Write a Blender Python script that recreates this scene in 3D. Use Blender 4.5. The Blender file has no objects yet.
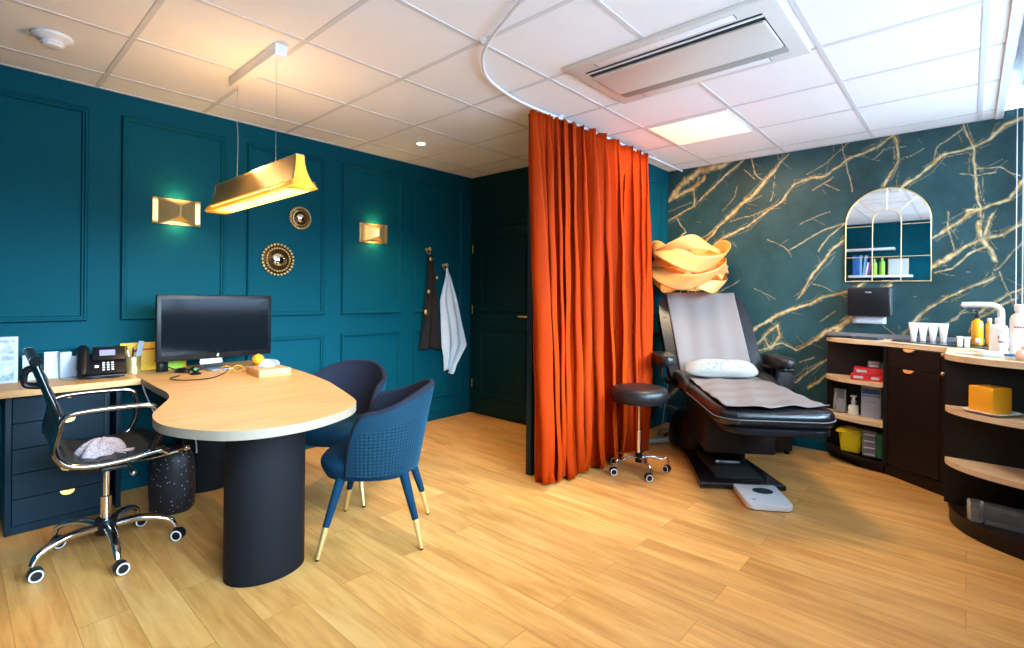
import bpy, bmesh, math, random
import numpy as np
from mathutils import Vector, Matrix
random.seed(4)
PI = math.pi
C = bpy.context.scene.collection
SC = bpy.context.scene
R = math.radians

# ------------------------------------------------------------------ materials
def newmat(name):
    m = bpy.data.materials.new(name); m.use_nodes = True
    nt = m.node_tree; return m, nt, nt.nodes['Principled BSDF']
def mat(name, col, rough=.5, metal=0., noise=.0, nscale=30., bump=0., bscale=80., sheen=0., spec=None,
        emit=None, estr=0., coat=0., alpha=None, trans=0., stretch=None, rvar=0.):
    m, nt, b = newmat(name)
    N, L = nt.nodes, nt.links
    b.inputs['Base Color'].default_value = (*col, 1)
    b.inputs['Roughness'].default_value = rough
    b.inputs['Metallic'].default_value = metal
    if spec is not None: b.inputs['Specular IOR Level'].default_value = spec
    if sheen: b.inputs['Sheen Weight'].default_value = sheen; b.inputs['Sheen Roughness'].default_value = .35; b.inputs['Sheen Tint'].default_value = (*[min(1, c*2.5+.05) for c in col], 1)
    if coat: b.inputs['Coat Weight'].default_value = coat; b.inputs['Coat Roughness'].default_value = .15
    if trans: b.inputs['Transmission Weight'].default_value = trans
    if emit: b.inputs['Emission Color'].default_value = (*emit, 1); b.inputs['Emission Strength'].default_value = estr
    tc = N.new('ShaderNodeTexCoord'); src = tc.outputs['Object']
    if stretch:
        mp = N.new('ShaderNodeMapping'); mp.inputs['Scale'].default_value = stretch
        L.new(src, mp.inputs['Vector']); src = mp.outputs['Vector']
    n = N.new('ShaderNodeTexNoise'); n.inputs['Scale'].default_value = nscale; n.inputs['Detail'].default_value = 4
    L.new(src, n.inputs['Vector'])
    if noise:
        mx = N.new('ShaderNodeMix'); mx.data_type = 'RGBA'
        mx.inputs[6].default_value = (*[c*(1-noise) for c in col], 1); mx.inputs[7].default_value = (*[min(1, c*(1+noise)) for c in col], 1)
        L.new(n.outputs['Fac'], mx.inputs[0]); L.new(mx.outputs[2], b.inputs['Base Color'])
    if rvar:
        mr = N.new('ShaderNodeMapRange'); mr.inputs[3].default_value = max(0, rough-rvar); mr.inputs[4].default_value = rough+rvar
        L.new(n.outputs['Fac'], mr.inputs[0]); L.new(mr.outputs[0], b.inputs['Roughness'])
    if bump:
        n2 = N.new('ShaderNodeTexNoise'); n2.inputs['Scale'].default_value = bscale; n2.inputs['Detail'].default_value = 3
        L.new(src, n2.inputs['Vector'])
        bp = N.new('ShaderNodeBump'); bp.inputs['Strength'].default_value = bump; bp.inputs['Distance'].default_value = .01
        L.new(n2.outputs['Fac'], bp.inputs['Height']); L.new(bp.outputs['Normal'], b.inputs['Normal'])
    return m

TEAL = (.0010, .068, .100)
M = {}
M['teal'] = mat('teal_paint', TEAL, .6, spec=.06, noise=.06, nscale=3, bump=.03, bscale=200)
M['teal_shaded'] = mat('teal_door_shaded', (.0008, .022, .029), .5, noise=.05, nscale=4, spec=.15)  # teal darkened so the light falloff around the door sits in the colour
M['white_tile'] = mat('ceiling_tile', (.88, .87, .87), .9, noise=.03, nscale=6, bump=.1, bscale=250)
M['grid'] = mat('ceiling_grid_metal', (.67, .67, .68), .5, noise=.02)
M['white'] = mat('white_plastic', (.82, .83, .84), .35, noise=.02)
M['white_gloss'] = mat('white_gloss', (.85, .86, .88), .18, noise=.01)
M['offwhite'] = mat('offwhite_metal', (.66, .62, .57), .4, noise=.03)
M['black'] = mat('black_plastic', (.006, .006, .008), .35, noise=.1, spec=.3)
M['black_matte'] = mat('black_matte', (.012, .012, .013), .75, noise=.15, nscale=60)
M['charcoal'] = mat('charcoal_laminate', (.009, .008, .010), .5, noise=.15, nscale=50, spec=.25)
M['brownblack'] = mat('brown_black_laminate', (.011, .006, .005), .45, noise=.15, nscale=40, spec=.25)
M['navy'] = mat('navy_laminate', (.005, .020, .036), .5, noise=.1, nscale=40, spec=.2)
M['navy_dark'] = mat('pedestal_laminate', (.006, .0065, .009), .6, noise=.12, nscale=40, spec=.15)
M['leather'] = mat('black_leather', (.010, .009, .010), .36, noise=.1, nscale=30, spec=.35, bump=.15, bscale=220)
M['bedleather'] = mat('bed_leather', (.010, .009, .011), .24, noise=.1, nscale=20, bump=.08, bscale=240)
M['chrome'] = mat('chrome', (.78, .78, .80), .12, 1., noise=.04, nscale=10)
M['chrome_dark'] = mat('dark_chrome', (.30, .30, .31), .10, 1., noise=.04, nscale=10)
M['pull'] = mat('orange_gold', (.72, .38, .07), .35, .7, noise=.05)
M['steel'] = mat('brushed_steel', (.55, .55, .56), .3, 1., noise=.05)
M['gold'] = mat('brushed_gold', (.78, .56, .24), .36, .75, noise=.08, nscale=25, rvar=.05)
M['brass'] = mat('aged_brass', (.48, .30, .10), .38, 1., noise=.2, nscale=60)
M['goldstrip'] = mat('pendant_gold', (.40, .28, .10), .5, .8, noise=.1, nscale=20)
M['velvet_dark'] = mat('dark_velvet', (.012, .014, .026), .8, noise=.3, nscale=14, sheen=.25, spec=.1, bump=.1, bscale=300)
M['velvet_blue'] = mat('blue_velvet', (.002, .026, .056), .8, noise=.25, nscale=14, sheen=.2, spec=.12, bump=.1, bscale=300)
M['velvet_orange'] = mat('orange_velvet', (.33, .025, .0004), .65, noise=.2, nscale=10, sheen=.5, spec=.06, bump=.08, bscale=300, stretch=(1, 1, .25))
M['velvet_orange'].node_tree.nodes['Principled BSDF'].inputs['Sheen Tint'].default_value = (1, .26, .015, 1)
M['bronze_dark'] = mat('dark_bronze', (.09, .05, .018), .45, 1., noise=.2, nscale=60)
M['louvre'] = mat('louvre_grey', (.34, .34, .31), .5, noise=.03)
M['paper_grey'] = mat('grey_cover', (.155, .125, .118), .8, noise=.06, nscale=9, bump=.2, bscale=12, stretch=(1, 1, 1))
M['oak_top'] = None
M['red'] = mat('red_card', (.55, .012, .016), .5, noise=.05)
M['yellow'] = mat('yellow_plastic', (.70, .50, .005), .4, noise=.04)
M['yellow_card'] = mat('yellow_folder', (.85, .48, .01), .5, noise=.06)
M['orange_lid'] = mat('orange_lid', (.62, .28, .02), .5, noise=.1)
M['wax'] = mat('orange_candle', (.85, .34, .004), .55, noise=.04, nscale=8)
M['grey_card'] = mat('grey_card', (.16, .16, .18), .6, noise=.1)
M['green_card'] = mat('green_card', (.03, .22, .05), .5, noise=.08)
M['card'] = mat('white_card', (.42, .48, .56), .6, noise=.05, nscale=20)
M['paper'] = mat('white_paper', (.55, .58, .64), .7, noise=.03)
M['cloth_white'] = mat('white_cloth', (.60, .72, .86), .85, noise=.05, nscale=12, bump=.3, bscale=40)
M['cloth_dark'] = mat('dark_cloth', (.007, .006, .006), .9, noise=.3, nscale=25, bump=.3, bscale=40)
M['amber'] = mat('amber_liquid', (.85, .36, .01), .15, noise=.08, coat=.5)
M['pinkish'] = mat('pale_pink_plastic', (.80, .52, .42), .3, noise=.08)
M['blueplastic'] = mat('blue_plastic', (.03, .16, .38), .35, noise=.05)
M['bluebook'] = mat('blue_book', (.015, .12, .42), .5, noise=.1)
M['lightbook'] = mat('pale_blue_book', (.25, .5, .75), .5, noise=.1)
M['purplebook'] = mat('purple_book', (.22, .06, .25), .5, noise=.1)
M['greenbottle'] = mat('green_bottle', (.35, .62, .05), .3, noise=.1)
M['slate'] = mat('slate_sink', (.028, .05, .075), .25, noise=.1)
M['veneer'] = mat('wood_veneer', (.78, .46, .15), .5, noise=.12, nscale=5, stretch=(1, 1, 8))
_nt = M['veneer'].node_tree; _tr = _nt.nodes.new('ShaderNodeBsdfTranslucent'); _tr.inputs['Color'].default_value = (1, .55, .12, 1); _mx = _nt.nodes.new('ShaderNodeMixShader'); _mx.inputs[0].default_value = .35
_nt.links.new(_nt.nodes['Principled BSDF'].outputs[0], _mx.inputs[1]); _nt.links.new(_tr.outputs[0], _mx.inputs[2]); _nt.links.new(_mx.outputs[0], _nt.nodes['Material Output'].inputs['Surface'])
M['cable_white'] = mat('white_cable', (.6, .6, .62), .5, noise=.02)
M['screen'] = mat('screen_glass', (.004, .006, .010), .10, noise=.02, spec=.35)
M['lcd'] = mat('lcd', (.1, .1, .3), .3, emit=(.30, .32, .95), estr=.9, noise=.02)
M['mirror'] = mat('mirror_glass', (.93, .95, .95), .015, 1., noise=.005)
M['lightpanel'] = mat('light_diffuser', (.9, .85, .7), .5, emit=(1, .80, .50), estr=.72, noise=.01)
M['bulb'] = mat('lamp_glow', (1, .8, .4), .5, emit=(1, .60, .16), estr=4, noise=.01)
M['downbulb'] = mat('downlight_glow', (1, .9, .7), .5, emit=(1, .78, .5), estr=40, noise=.01)
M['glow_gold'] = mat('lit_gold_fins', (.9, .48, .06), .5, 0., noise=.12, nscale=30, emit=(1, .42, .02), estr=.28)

def glassy(name, tint, rough=.03, mixf=.85):
    m, nt, b = newmat(name); N, L = nt.nodes, nt.links
    b.inputs['Base Color'].default_value = (*tint, 1); b.inputs['Roughness'].default_value = rough
    t = N.new('ShaderNodeBsdfTransparent'); t.inputs['Color'].default_value = (*tint, 1)
    lw = N.new('ShaderNodeLayerWeight'); lw.inputs['Blend'].default_value = .35
    mr = N.new('ShaderNodeMapRange'); mr.inputs[3].default_value = 1-mixf; mr.inputs[4].default_value = 1
    L.new(lw.outputs['Fresnel'], mr.inputs[0])
    mx = N.new('ShaderNodeMixShader'); L.new(mr.outputs[0], mx.inputs[0]); L.new(t.outputs[0], mx.inputs[1]); L.new(b.outputs[0], mx.inputs[2])
    L.new(mx.outputs[0], N['Material Output'].inputs['Surface'])
    return m
M['glass'] = glassy('clear_glass', (.95, .97, .98), .03, .93)
M['acrylic'] = glassy('clear_acrylic', (.9, .93, .95), .05, .94)

def wood(name, c1, c2, c3, plank=None, axis='Y', rough=.4):
    """oak: long noise grain; plank = (width, length) lays boards along `axis`"""
    m, nt, b = newmat(name); N, L = nt.nodes, nt.links
    tc = N.new('ShaderNodeTexCoord'); mp = N.new('ShaderNodeMapping'); L.new(tc.outputs['Object'], mp.inputs['Vector'])
    if axis == 'Y': mp.inputs['Rotation'].default_value = (0, 0, -PI/2)   # boards run along object Y
    vec = mp.outputs['Vector']; sep = None
    if plank:
        br = N.new('ShaderNodeTexBrick'); br.inputs['Scale'].default_value = 1
        br.inputs['Brick Width'].default_value = plank[1]; br.inputs['Row Height'].default_value = plank[0]
        br.inputs['Mortar Size'].default_value = .0012; br.inputs['Mortar Smooth'].default_value = .1; br.offset = .37; br.inputs['Bias'].default_value = 0
        br.inputs['Color1'].default_value = (0, 0, 0, 1); br.inputs['Color2'].default_value = (1, 1, 1, 1); br.inputs['Mortar'].default_value = (.5, .5, .5, 1)
        L.new(vec, br.inputs['Vector'])
        sc = N.new('ShaderNodeVectorMath'); sc.operation = 'SCALE'; sc.inputs['Scale'].default_value = 7.3; L.new(br.outputs['Color'], sc.inputs[0])
        ad = N.new('ShaderNodeVectorMath'); ad.operation = 'ADD'; L.new(vec, ad.inputs[0]); L.new(sc.outputs[0], ad.inputs[1]); gv = ad.outputs[0]
    else: gv = vec
    m1 = N.new('ShaderNodeMapping'); m1.inputs['Scale'].default_value = (1.2, 14, 14); L.new(gv, m1.inputs['Vector'])
    n1 = N.new('ShaderNodeTexNoise'); n1.inputs['Scale'].default_value = 1.6; n1.inputs['Detail'].default_value = 8; n1.inputs['Roughness'].default_value = .62; n1.inputs['Distortion'].default_value = .6
    L.new(m1.outputs[0], n1.inputs['Vector'])
    m2 = N.new('ShaderNodeMapping'); m2.inputs['Scale'].default_value = (1.0, 3.2, 3.2); L.new(gv, m2.inputs['Vector'])
    n2 = N.new('ShaderNodeTexNoise'); n2.inputs['Scale'].default_value = 1.3; n2.inputs['Detail'].default_value = 3; n2.inputs['Distortion'].default_value = 1.2; L.new(m2.outputs[0], n2.inputs['Vector'])
    cr = N.new('ShaderNodeValToRGB'); e = cr.color_ramp.elements
    e[0].position = .34; e[0].color = (*c1, 1); e[1].position = .66; e[1].color = (*c3, 1)
    k = e.new(.5); k.color = (*c2, 1)
    a = N.new('ShaderNodeMath'); a.operation = 'MULTIPLY_ADD'; a.inputs[1].default_value = .6; L.new(n1.outputs['Fac'], a.inputs[0])
    a2 = N.new('ShaderNodeMath'); a2.operation = 'MULTIPLY'; a2.inputs[1].default_value = .4; L.new(n2.outputs['Fac'], a2.inputs[0]); L.new(a2.outputs[0], a.inputs[2])
    L.new(a.outputs[0], cr.inputs['Fac']); colout = cr.outputs['Color']
    if plank:
        hs = N.new('ShaderNodeHueSaturation'); mr = N.new('ShaderNodeMapRange'); mr.inputs[3].default_value = .88; mr.inputs[4].default_value = 1.10
        L.new(br.outputs['Color'], mr.inputs[0]); L.new(mr.outputs[0], hs.inputs['Value']); L.new(colout, hs.inputs['Color'])
        mx = N.new('ShaderNodeMix'); mx.data_type = 'RGBA'; mx.inputs[7].default_value = (*[v*.80 for v in c1], 1)
        L.new(br.outputs['Fac'], mx.inputs[0]); L.new(hs.outputs[0], mx.inputs[6]); colout = mx.outputs[2]
    L.new(colout, b.inputs['Base Color']); b.inputs['Roughness'].default_value = rough
    bp = N.new('ShaderNodeBump'); bp.inputs['Strength'].default_value = .08; bp.inputs['Distance'].default_value = .004; L.new(n1.outputs['Fac'], bp.inputs['Height']); L.new(bp.outputs[0], b.inputs['Normal'])
    return m
M['floor'] = wood('oak_floor', (.50, .205, .045), (.68, .325, .088), (.80, .435, .140), plank=(.165, 1.25), axis='Y', rough=.40)
M['oak_top'] = wood('oak_desk_top', (.46, .24, .085), (.56, .315, .12), (.64, .385, .16), axis='X', rough=.42)
M['oak_shelf'] = wood('oak_shelf', (.60, .40, .22), (.70, .50, .30), (.78, .58, .36), axis='Y', rough=.45)
M['edge'] = mat('desk_edge_band', (.27, .215, .16), .5, noise=.08, nscale=30)

# ------------------------------------------------------------------ mesh helpers
def _mi(faces, mi):
    for f in faces: f.material_index = mi
def box(bm, x0, x1, y0, y1, z0, z1, bev=0., seg=2, mi=0, T=None):
    vs = [bm.verts.new((x, y, z)) for x in (x0, x1) for y in (y0, y1) for z in (z0, z1)]
    if T is not None:
        for v in vs: v.co = T @ v.co
    q = [(0, 1, 3, 2), (4, 6, 7, 5), (0, 4, 5, 1), (2, 3, 7, 6), (0, 2, 6, 4), (1, 5, 7, 3)]
    fs = [bm.faces.new([vs[i] for i in f]) for f in q]; _mi(fs, mi)
    if bev:
        es = list({e for f in fs for e in f.edges})
        r = bmesh.ops.bevel(bm, geom=es, offset=bev, segments=seg, profile=.5, affect='EDGES'); _mi(r['faces'], mi)
    return vs
def prism(bm, pts, z0, z1, bev=0., seg=2, mi=0, mside=None, T=None):
    a = sum(pts[i][0]*pts[(i+1) % len(pts)][1]-pts[(i+1) % len(pts)][0]*pts[i][1] for i in range(len(pts)))
    if a < 0: pts = pts[::-1]
    lo = [bm.verts.new((x, y, z0)) for x, y in pts]; hi = [bm.verts.new((x, y, z1)) for x, y in pts]
    if T is not None:
        for v in lo+hi: v.co = T @ v.co
    ft = bm.faces.new(hi); fb = bm.faces.new(lo[::-1]); n = len(pts)
    sd = [bm.faces.new((lo[i], lo[(i+1) % n], hi[(i+1) % n], hi[i])) for i in range(n)]
    _mi([ft, fb], mi); _mi(sd, mi if mside is None else mside)
    if bev:
        es = list(ft.edges)+list(fb.edges)
        r = bmesh.ops.bevel(bm, geom=es, offset=bev, segments=seg, profile=.5, affect='EDGES'); _mi(r['faces'], mi if mside is None else mside)
def tube(bm, pts, r, n=10, closed=False, mi=0, flat=None):
    """sweep a circle (or flat=(a,b) ellipse factors) along pts; r number or list"""
    P = [Vector(p) for p in pts]; N_ = len(P); rings = []
    up = None
    for i in range(N_):
        if closed: t = (P[(i+1) % N_]-P[i-1]).normalized()
        else: t = (P[min(i+1, N_-1)]-P[max(i-1, 0)]).normalized()
        if up is None:
            up = Vector((0, 0, 1)) if abs(t.z) < .9 else Vector((1, 0, 0))
        up = (up - t*up.dot(t))
        if up.length < 1e-5: up = t.orthogonal()
        up.normalize(); s_ = t.cross(up)
        rr = r[i] if isinstance(r, (list, tuple)) else r
        fa, fb = flat if flat else (1, 1)
        rings.append([bm.verts.new(P[i]+(s_*math.cos(2*PI*k/n)*fa+up*math.sin(2*PI*k/n)*fb)*rr) for k in range(n)])
    fs = []
    for i in range(N_ if closed else N_-1):
        a, b = rings[i], rings[(i+1) % N_]
        off = 0
        if closed and i == N_-1:
            off = min(range(n), key=lambda o: (a[0].co-b[o].co).length)
        for k in range(n):
            fs.append(bm.faces.new((a[k], a[(k+1) % n], b[(k+1+off) % n], b[(k+off) % n])))
    if not closed:
        fs.append(bm.faces.new(rings[0][::-1])); fs.append(bm.faces.new(rings[-1]))
    _mi(fs, mi)
def lathe(bm, prof, n=32, c=(0, 0, 0), T=None, mi=0):
    rings = []; vsall = []
    for r, z in prof:
        if r < 1e-5: ring = [bm.verts.new((c[0], c[1], c[2]+z))]
        else: ring = [bm.verts.new((c[0]+r*math.cos(2*PI*k/n), c[1]+r*math.sin(2*PI*k/n), c[2]+z)) for k in range(n)]
        rings.append(ring); vsall += ring
    fs = []
    for a, b in zip(rings, rings[1:]):
        for k in range(n):
            k2 = (k+1) % n
            if len(a) == 1 and len(b) == 1: continue
            if len(a) == 1: fs.append(bm.faces.new((a[0], b[k2], b[k])))
            elif len(b) == 1: fs.append(bm.faces.new((a[k], a[k2], b[0])))
            else: fs.append(bm.faces.new((a[k], a[k2], b[k2], b[k])))
    if len(rings[0]) > 1: fs.append(bm.faces.new(rings[0][::-1]))
    if len(rings[-1]) > 1: fs.append(bm.faces.new(rings[-1]))
    _mi(fs, mi)
    if T is not None:
        for v in vsall: v.co = T @ v.co
def cyl(bm, c, r, h, n=24, T=None, mi=0, r2=None):
    lathe(bm, [(r, 0), (r if r2 is None else r2, h)], n, c, T, mi)
def ell(bm, c, rad, n=20, T=None, mi=0):
    m = max(6, n//2); vs = []
    prof = [(math.sin(PI*i/m), -math.cos(PI*i/m)) for i in range(m+1)]
    b0 = len(bm.verts)
    S_ = Matrix.Translation(c) @ Matrix.Diagonal((rad[0], rad[1], rad[2], 1))
    if T is not None: S_ = T @ S_
    prof[0] = (0, -1); prof[-1] = (0, 1)
    lathe(bm, prof, n, (0, 0, 0), S_, mi)
def grid(bm, fn, nu, nv, cu=False, cv=False, mi=0):
    V = [[bm.verts.new(fn(i/(nu if cu else nu-1), j/(nv if cv else nv-1))) for j in range(nv)] for i in range(nu)]
    fs = []
    for i in range(nu if cu else nu-1):
        for j in range(nv if cv else nv-1):
            fs.append(bm.faces.new((V[i][j], V[(i+1) % nu][j], V[(i+1) % nu][(j+1) % nv], V[i][(j+1) % nv])))
    _mi(fs, mi); return V
def cat(pts, n=6, closed=False):
    P = [Vector(p) for p in pts]; out = []; N_ = len(P)
    for i in range(N_ if closed else N_-1):
        if closed: p0, p1, p2, p3 = P[i-1], P[i], P[(i+1) % N_], P[(i+2) % N_]
        else: p0, p1, p2, p3 = P[max(i-1, 0)], P[i], P[i+1], P[min(i+2, N_-1)]
        for k in range(n):
            t = k/n
            out.append(.5*((2*p1)+(p2-p0)*t+(2*p0-5*p1+4*p2-p3)*t*t+(3*p1-p0-3*p2+p3)*t**3))
    if not closed: out.append(P[-1])
    return out
def rrect(x0, x1, y0, y1, r, n=5):
    o = []
    for cx, cy, a0 in ((x1-r, y1-r, 0), (x0+r, y1-r, 90), (x0+r, y0+r, 180), (x1-r, y0+r, 270)):
        for k in range(n+1):
            a = R(a0+90*k/n); o.append((cx+r*math.cos(a), cy+r*math.sin(a)))
    return o
def obj(name, bm, m, parent=None, ang=38, flat=False, loc=None, solid=0., sub=0):
    bmesh.ops.recalc_face_normals(bm, faces=bm.faces[:])
    me = bpy.data.meshes.new(name); bm.to_mesh(me); bm.free()
    for x in (m if isinstance(m, (list, tuple)) else [m]): me.materials.append(x)
    if not flat:
        me.polygons.foreach_set('use_smooth', [True]*len(me.polygons)); me.set_sharp_from_angle(angle=R(ang))
    o = bpy.data.objects.new(name, me); C.objects.link(o)
    if parent is not None: o.parent = parent
    if loc: o.location = loc
    if solid: s_ = o.modifiers.new('thickness', 'SOLIDIFY'); s_.thickness = solid; s_.offset = 0
    if sub: s_ = o.modifiers.new('smooth', 'SUBSURF'); s_.levels = sub; s_.render_levels = sub
    return o
def B(): return bmesh.new()
def tag(o, label, cat_, group=None):
    o['label'] = label; o['category'] = cat_
    if group: o['group'] = group
    return o
def thing(name, label, cat_, loc=(0, 0, 0), rotz=0., group=None):
    o = bpy.data.objects.new(name, None); C.objects.link(o); o.location = loc; o.rotation_euler = (0, 0, rotz); o.empty_display_size = .1
    return tag(o, label, cat_, group)
def struct(name, bm, m, parent=None, **k):
    o = obj(name, bm, m, parent, **k)
    if parent is None: o['kind'] = 'structure'
    return o
def dup(root, loc=None, rotz=None, label=None, group=None, cat_=None):
    r = root.copy(); C.objects.link(r)
    if loc is not None: r.location = loc
    if rotz is not None: r.rotation_euler = (0, 0, rotz)
    if label: r['label'] = label
    if group: r['group'] = group
    for ch in list(root.children):
        k = ch.copy(); C.objects.link(k); k.parent = r
        for g in list(ch.children):
            d = g.copy(); C.objects.link(d); d.parent = k
    return r
def lamp(kind, name, loc, energy, col, size=.1, rot=(0, 0, 0), spot=None, sy=None, blend=.5):
    l = bpy.data.lights.new(name, kind); l.energy = energy; l.color = col
    if kind == 'AREA':
        l.size = size
        if sy: l.shape = 'RECTANGLE'; l.size_y = sy
    else: l.shadow_soft_size = size
    if kind == 'SPOT': l.spot_size = spot; l.spot_blend = blend
    o = bpy.data.objects.new(name, l); C.objects.link(o); o.location = loc; o.rotation_euler = rot
    return o
def text(name, s, size, T, m, parent=None, ext=.0005):
    """raised lettering as a mesh, laid out in the plane of T"""
    cu = bpy.data.curves.new(name, 'FONT'); cu.body = s; cu.size = size; cu.extrude = ext; cu.align_x = 'CENTER'; cu.align_y = 'CENTER'
    t = bpy.data.objects.new(name, cu); C.objects.link(t); bpy.context.view_layer.update()
    me = bpy.data.meshes.new_from_object(t); bpy.data.objects.remove(t); bpy.data.curves.remove(cu)
    me.transform(T); me.materials.clear(); me.materials.append(m)
    o = bpy.data.objects.new(name, me); C.objects.link(o)
    if parent is not None: o.parent = parent
    return o
SKY, PANEL, DOWN, PEND, FLOORL, UPL, EXPO = 42., 30, 90, 24, 6, .45, 0.5
# ------------------------------------------------------------------ room shell
XD, XM, YW, YP, H = 3.798, 4.876, 4.022, 2.268, 2.542     # door wall, marble wall, left wall, partition, ceiling
YR, XB, YC = -.45, -.75, -.16                              # window wall, wall behind, ceiling edge
def moulding(bm, a0, a1, z0, z1, plane, d, w=.034, h=.021):
    """picture-frame moulding; plane(a, z, out) -> xyz"""
    prof = [(0, 0), (0, h*.55), (w*.2, h), (w*.45, h), (w*.6, h*.6), (w*.85, h*.55), (w, .001), (w, 0)]
    cor = [(a0, z0, 1, 1), (a1, z0, -1, 1), (a1, z1, -1, -1), (a0, z1, 1, -1)]
    rings = [[bm.verts.new(plane(a+sa*p, z+sz*p, q)) for p, q in prof] for a, z, sa, sz in cor]
    n = len(prof)
    for i in range(4):
        A, Bq = rings[i], rings[(i+1) % 4]
        for k in range(n-1): bm.faces.new((A[k], A[k+1], Bq[k+1], Bq[k]))

bm = B(); box(bm, XB-.1, XM+.1, YR-.1, YW+.1, -.08, 0); floor = struct('floor', bm, M['floor'], flat=True)
# ceiling: tiled field, and the raised recess for the blinds along the window
bm = B(); box(bm, XB-.1, XM+.1, YC, YW+.1, H, H+.05); box(bm, XB-.1, XM+.1, YR-.1, YC-.012, H+.24, H+.29); ceil = struct('ceiling', bm, M['white_tile'], flat=True)
bm = B()
gx = [-.545, .03, .605, 1.187, 1.768, 2.333, 2.929, 3.476, 4.042, 4.662]; gy = [3.738, 3.100, 2.479, 1.828, 1.192, .566, -.05]
for x in gx: box(bm, x-.012, x+.012, YC, YW, H-.003, H+.001)
for y in gy: box(bm, XB, XM, y-.012, y+.012, H-.0034, H+.001)
for a in ((XB, XM, YW-.02, YW), (XB, XB+.02, YC, YW), (XM-.018, XM, YC, YP), (XD-.018, XD, YP+.1, YW), (XD, XM, YP-.018, YP)):
    box(bm, a[0], a[1], a[2], a[3], H-.004, H+.001)
obj('ceiling_grid', bm, M['grid'], ceil, flat=True)
bm = B(); box(bm, XB, XM, YC-.012, YC, H-.012, H+.24); box(bm, XB, XM, YC, YC+.03, H-.012, H+.002); struct('trim_1', bm, M['white'], flat=True)

# left wall
bm = B(); box(bm, XB-.1, XD+.1, YW, YW+.1, 0, H+.05); wl = struct('wall_left', bm, M['teal'], flat=True)
pl = lambda a, z, o: (a, YW-o, z)
cols = [(-.70, -.205), (-.045, .565), (.728, 1.339), (1.487, 2.106), (2.259, 2.875), (3.026, 3.652)]
for a0, a1 in cols:
    for z0, z1 in ((1.095, 2.40), (.225, .93)):
        bm = B(); moulding(bm, a0, a1, z0, z1, pl, 1); obj('panel_moulding', bm, M['teal'], wl)
bm = B(); box(bm, XB, XD, YW-.012, YW, 0, .085, .003); struct('baseboard_left', bm, M['teal'])
# door wall, with the panelled door
bm = B(); box(bm, XD, XD+.1, YP+.13, YW+.1, 0, H+.05); wd = struct('wall_door', bm, M['teal_shaded'], flat=True)
bm = B(); box(bm, XD-.022, XD, 3.10, 3.965, .008, 1.965, .003); dr = struct('door_1', bm, M['teal_shaded'])
pd = lambda a, z, o: (XD-.022-o, a, z)
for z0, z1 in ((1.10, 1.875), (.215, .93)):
    bm = B(); moulding(bm, 3.20, 3.84, z0, z1, pd, 1); obj('panel_moulding', bm, M['teal_shaded'], dr)
for z in (.28, 1.07, 1.72):
    bm = B(); cyl(bm, (XD-.026, 3.972, z), .007, .09, 12); obj('hinge', bm, M['brass'], dr)
bm = B(); tube(bm, [(XD-.02, 3.17, 1.064), (XD-.07, 3.17, 1.064), (XD-.075, 3.18, 1.064), (XD-.075, 3.27, 1.064)], .009, 10)
lathe(bm, [(.0, 0), (.026, 0), (.026, .006), (0, .007)], 20, T=Matrix.Translation((XD-.022, 3.17, 1.064)) @ Matrix.Rotation(-PI/2, 4, 'Y')); obj('door_handle', bm, M['gold'], dr)
bm = B(); box(bm, XD-.014, XD, 3.985, 4.022, 0, 2.0, .002); box(bm, XD-.014, XD, 3.03, 4.022, 1.985, 2.03, .002); struct('trim_2', bm, M['teal_shaded'])
bm = B(); box(bm, XD-.012, XD, YP+.13, 3.03, 0, .085, .003); struct('baseboard_door', bm, M['teal'])
# partition behind the curtain
bm = B(); box(bm, 2.767, XM+.1, YP+.02, YP+.065, 0, H+.05); box(bm, XD, XM+.1, YP, YP+.13, 0, H+.05); wp = struct('wall_partition', bm, M['teal'], flat=True)
pp = lambda a, z, o: (a, YP-o, z)
for a0, a1 in ((3.87, 4.10), (4.2, 4.775)):
    for z0, z1 in ((1.095, 2.40), (.225, .93)):
        bm = B(); moulding(bm, a0, a1, z0, z1, pp, 1); obj('panel_moulding', bm, M['teal'], wp)
bm = B(); box(bm, 2.752, 2.767, YP+.018, YP+.067, 0, H, .002); struct('trim_3', bm, M['navy'])
bm = B(); box(bm, XD, XM, YP-.012, YP, 0, .085, .003); struct('baseboard_partition', bm, M['teal'])

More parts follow.
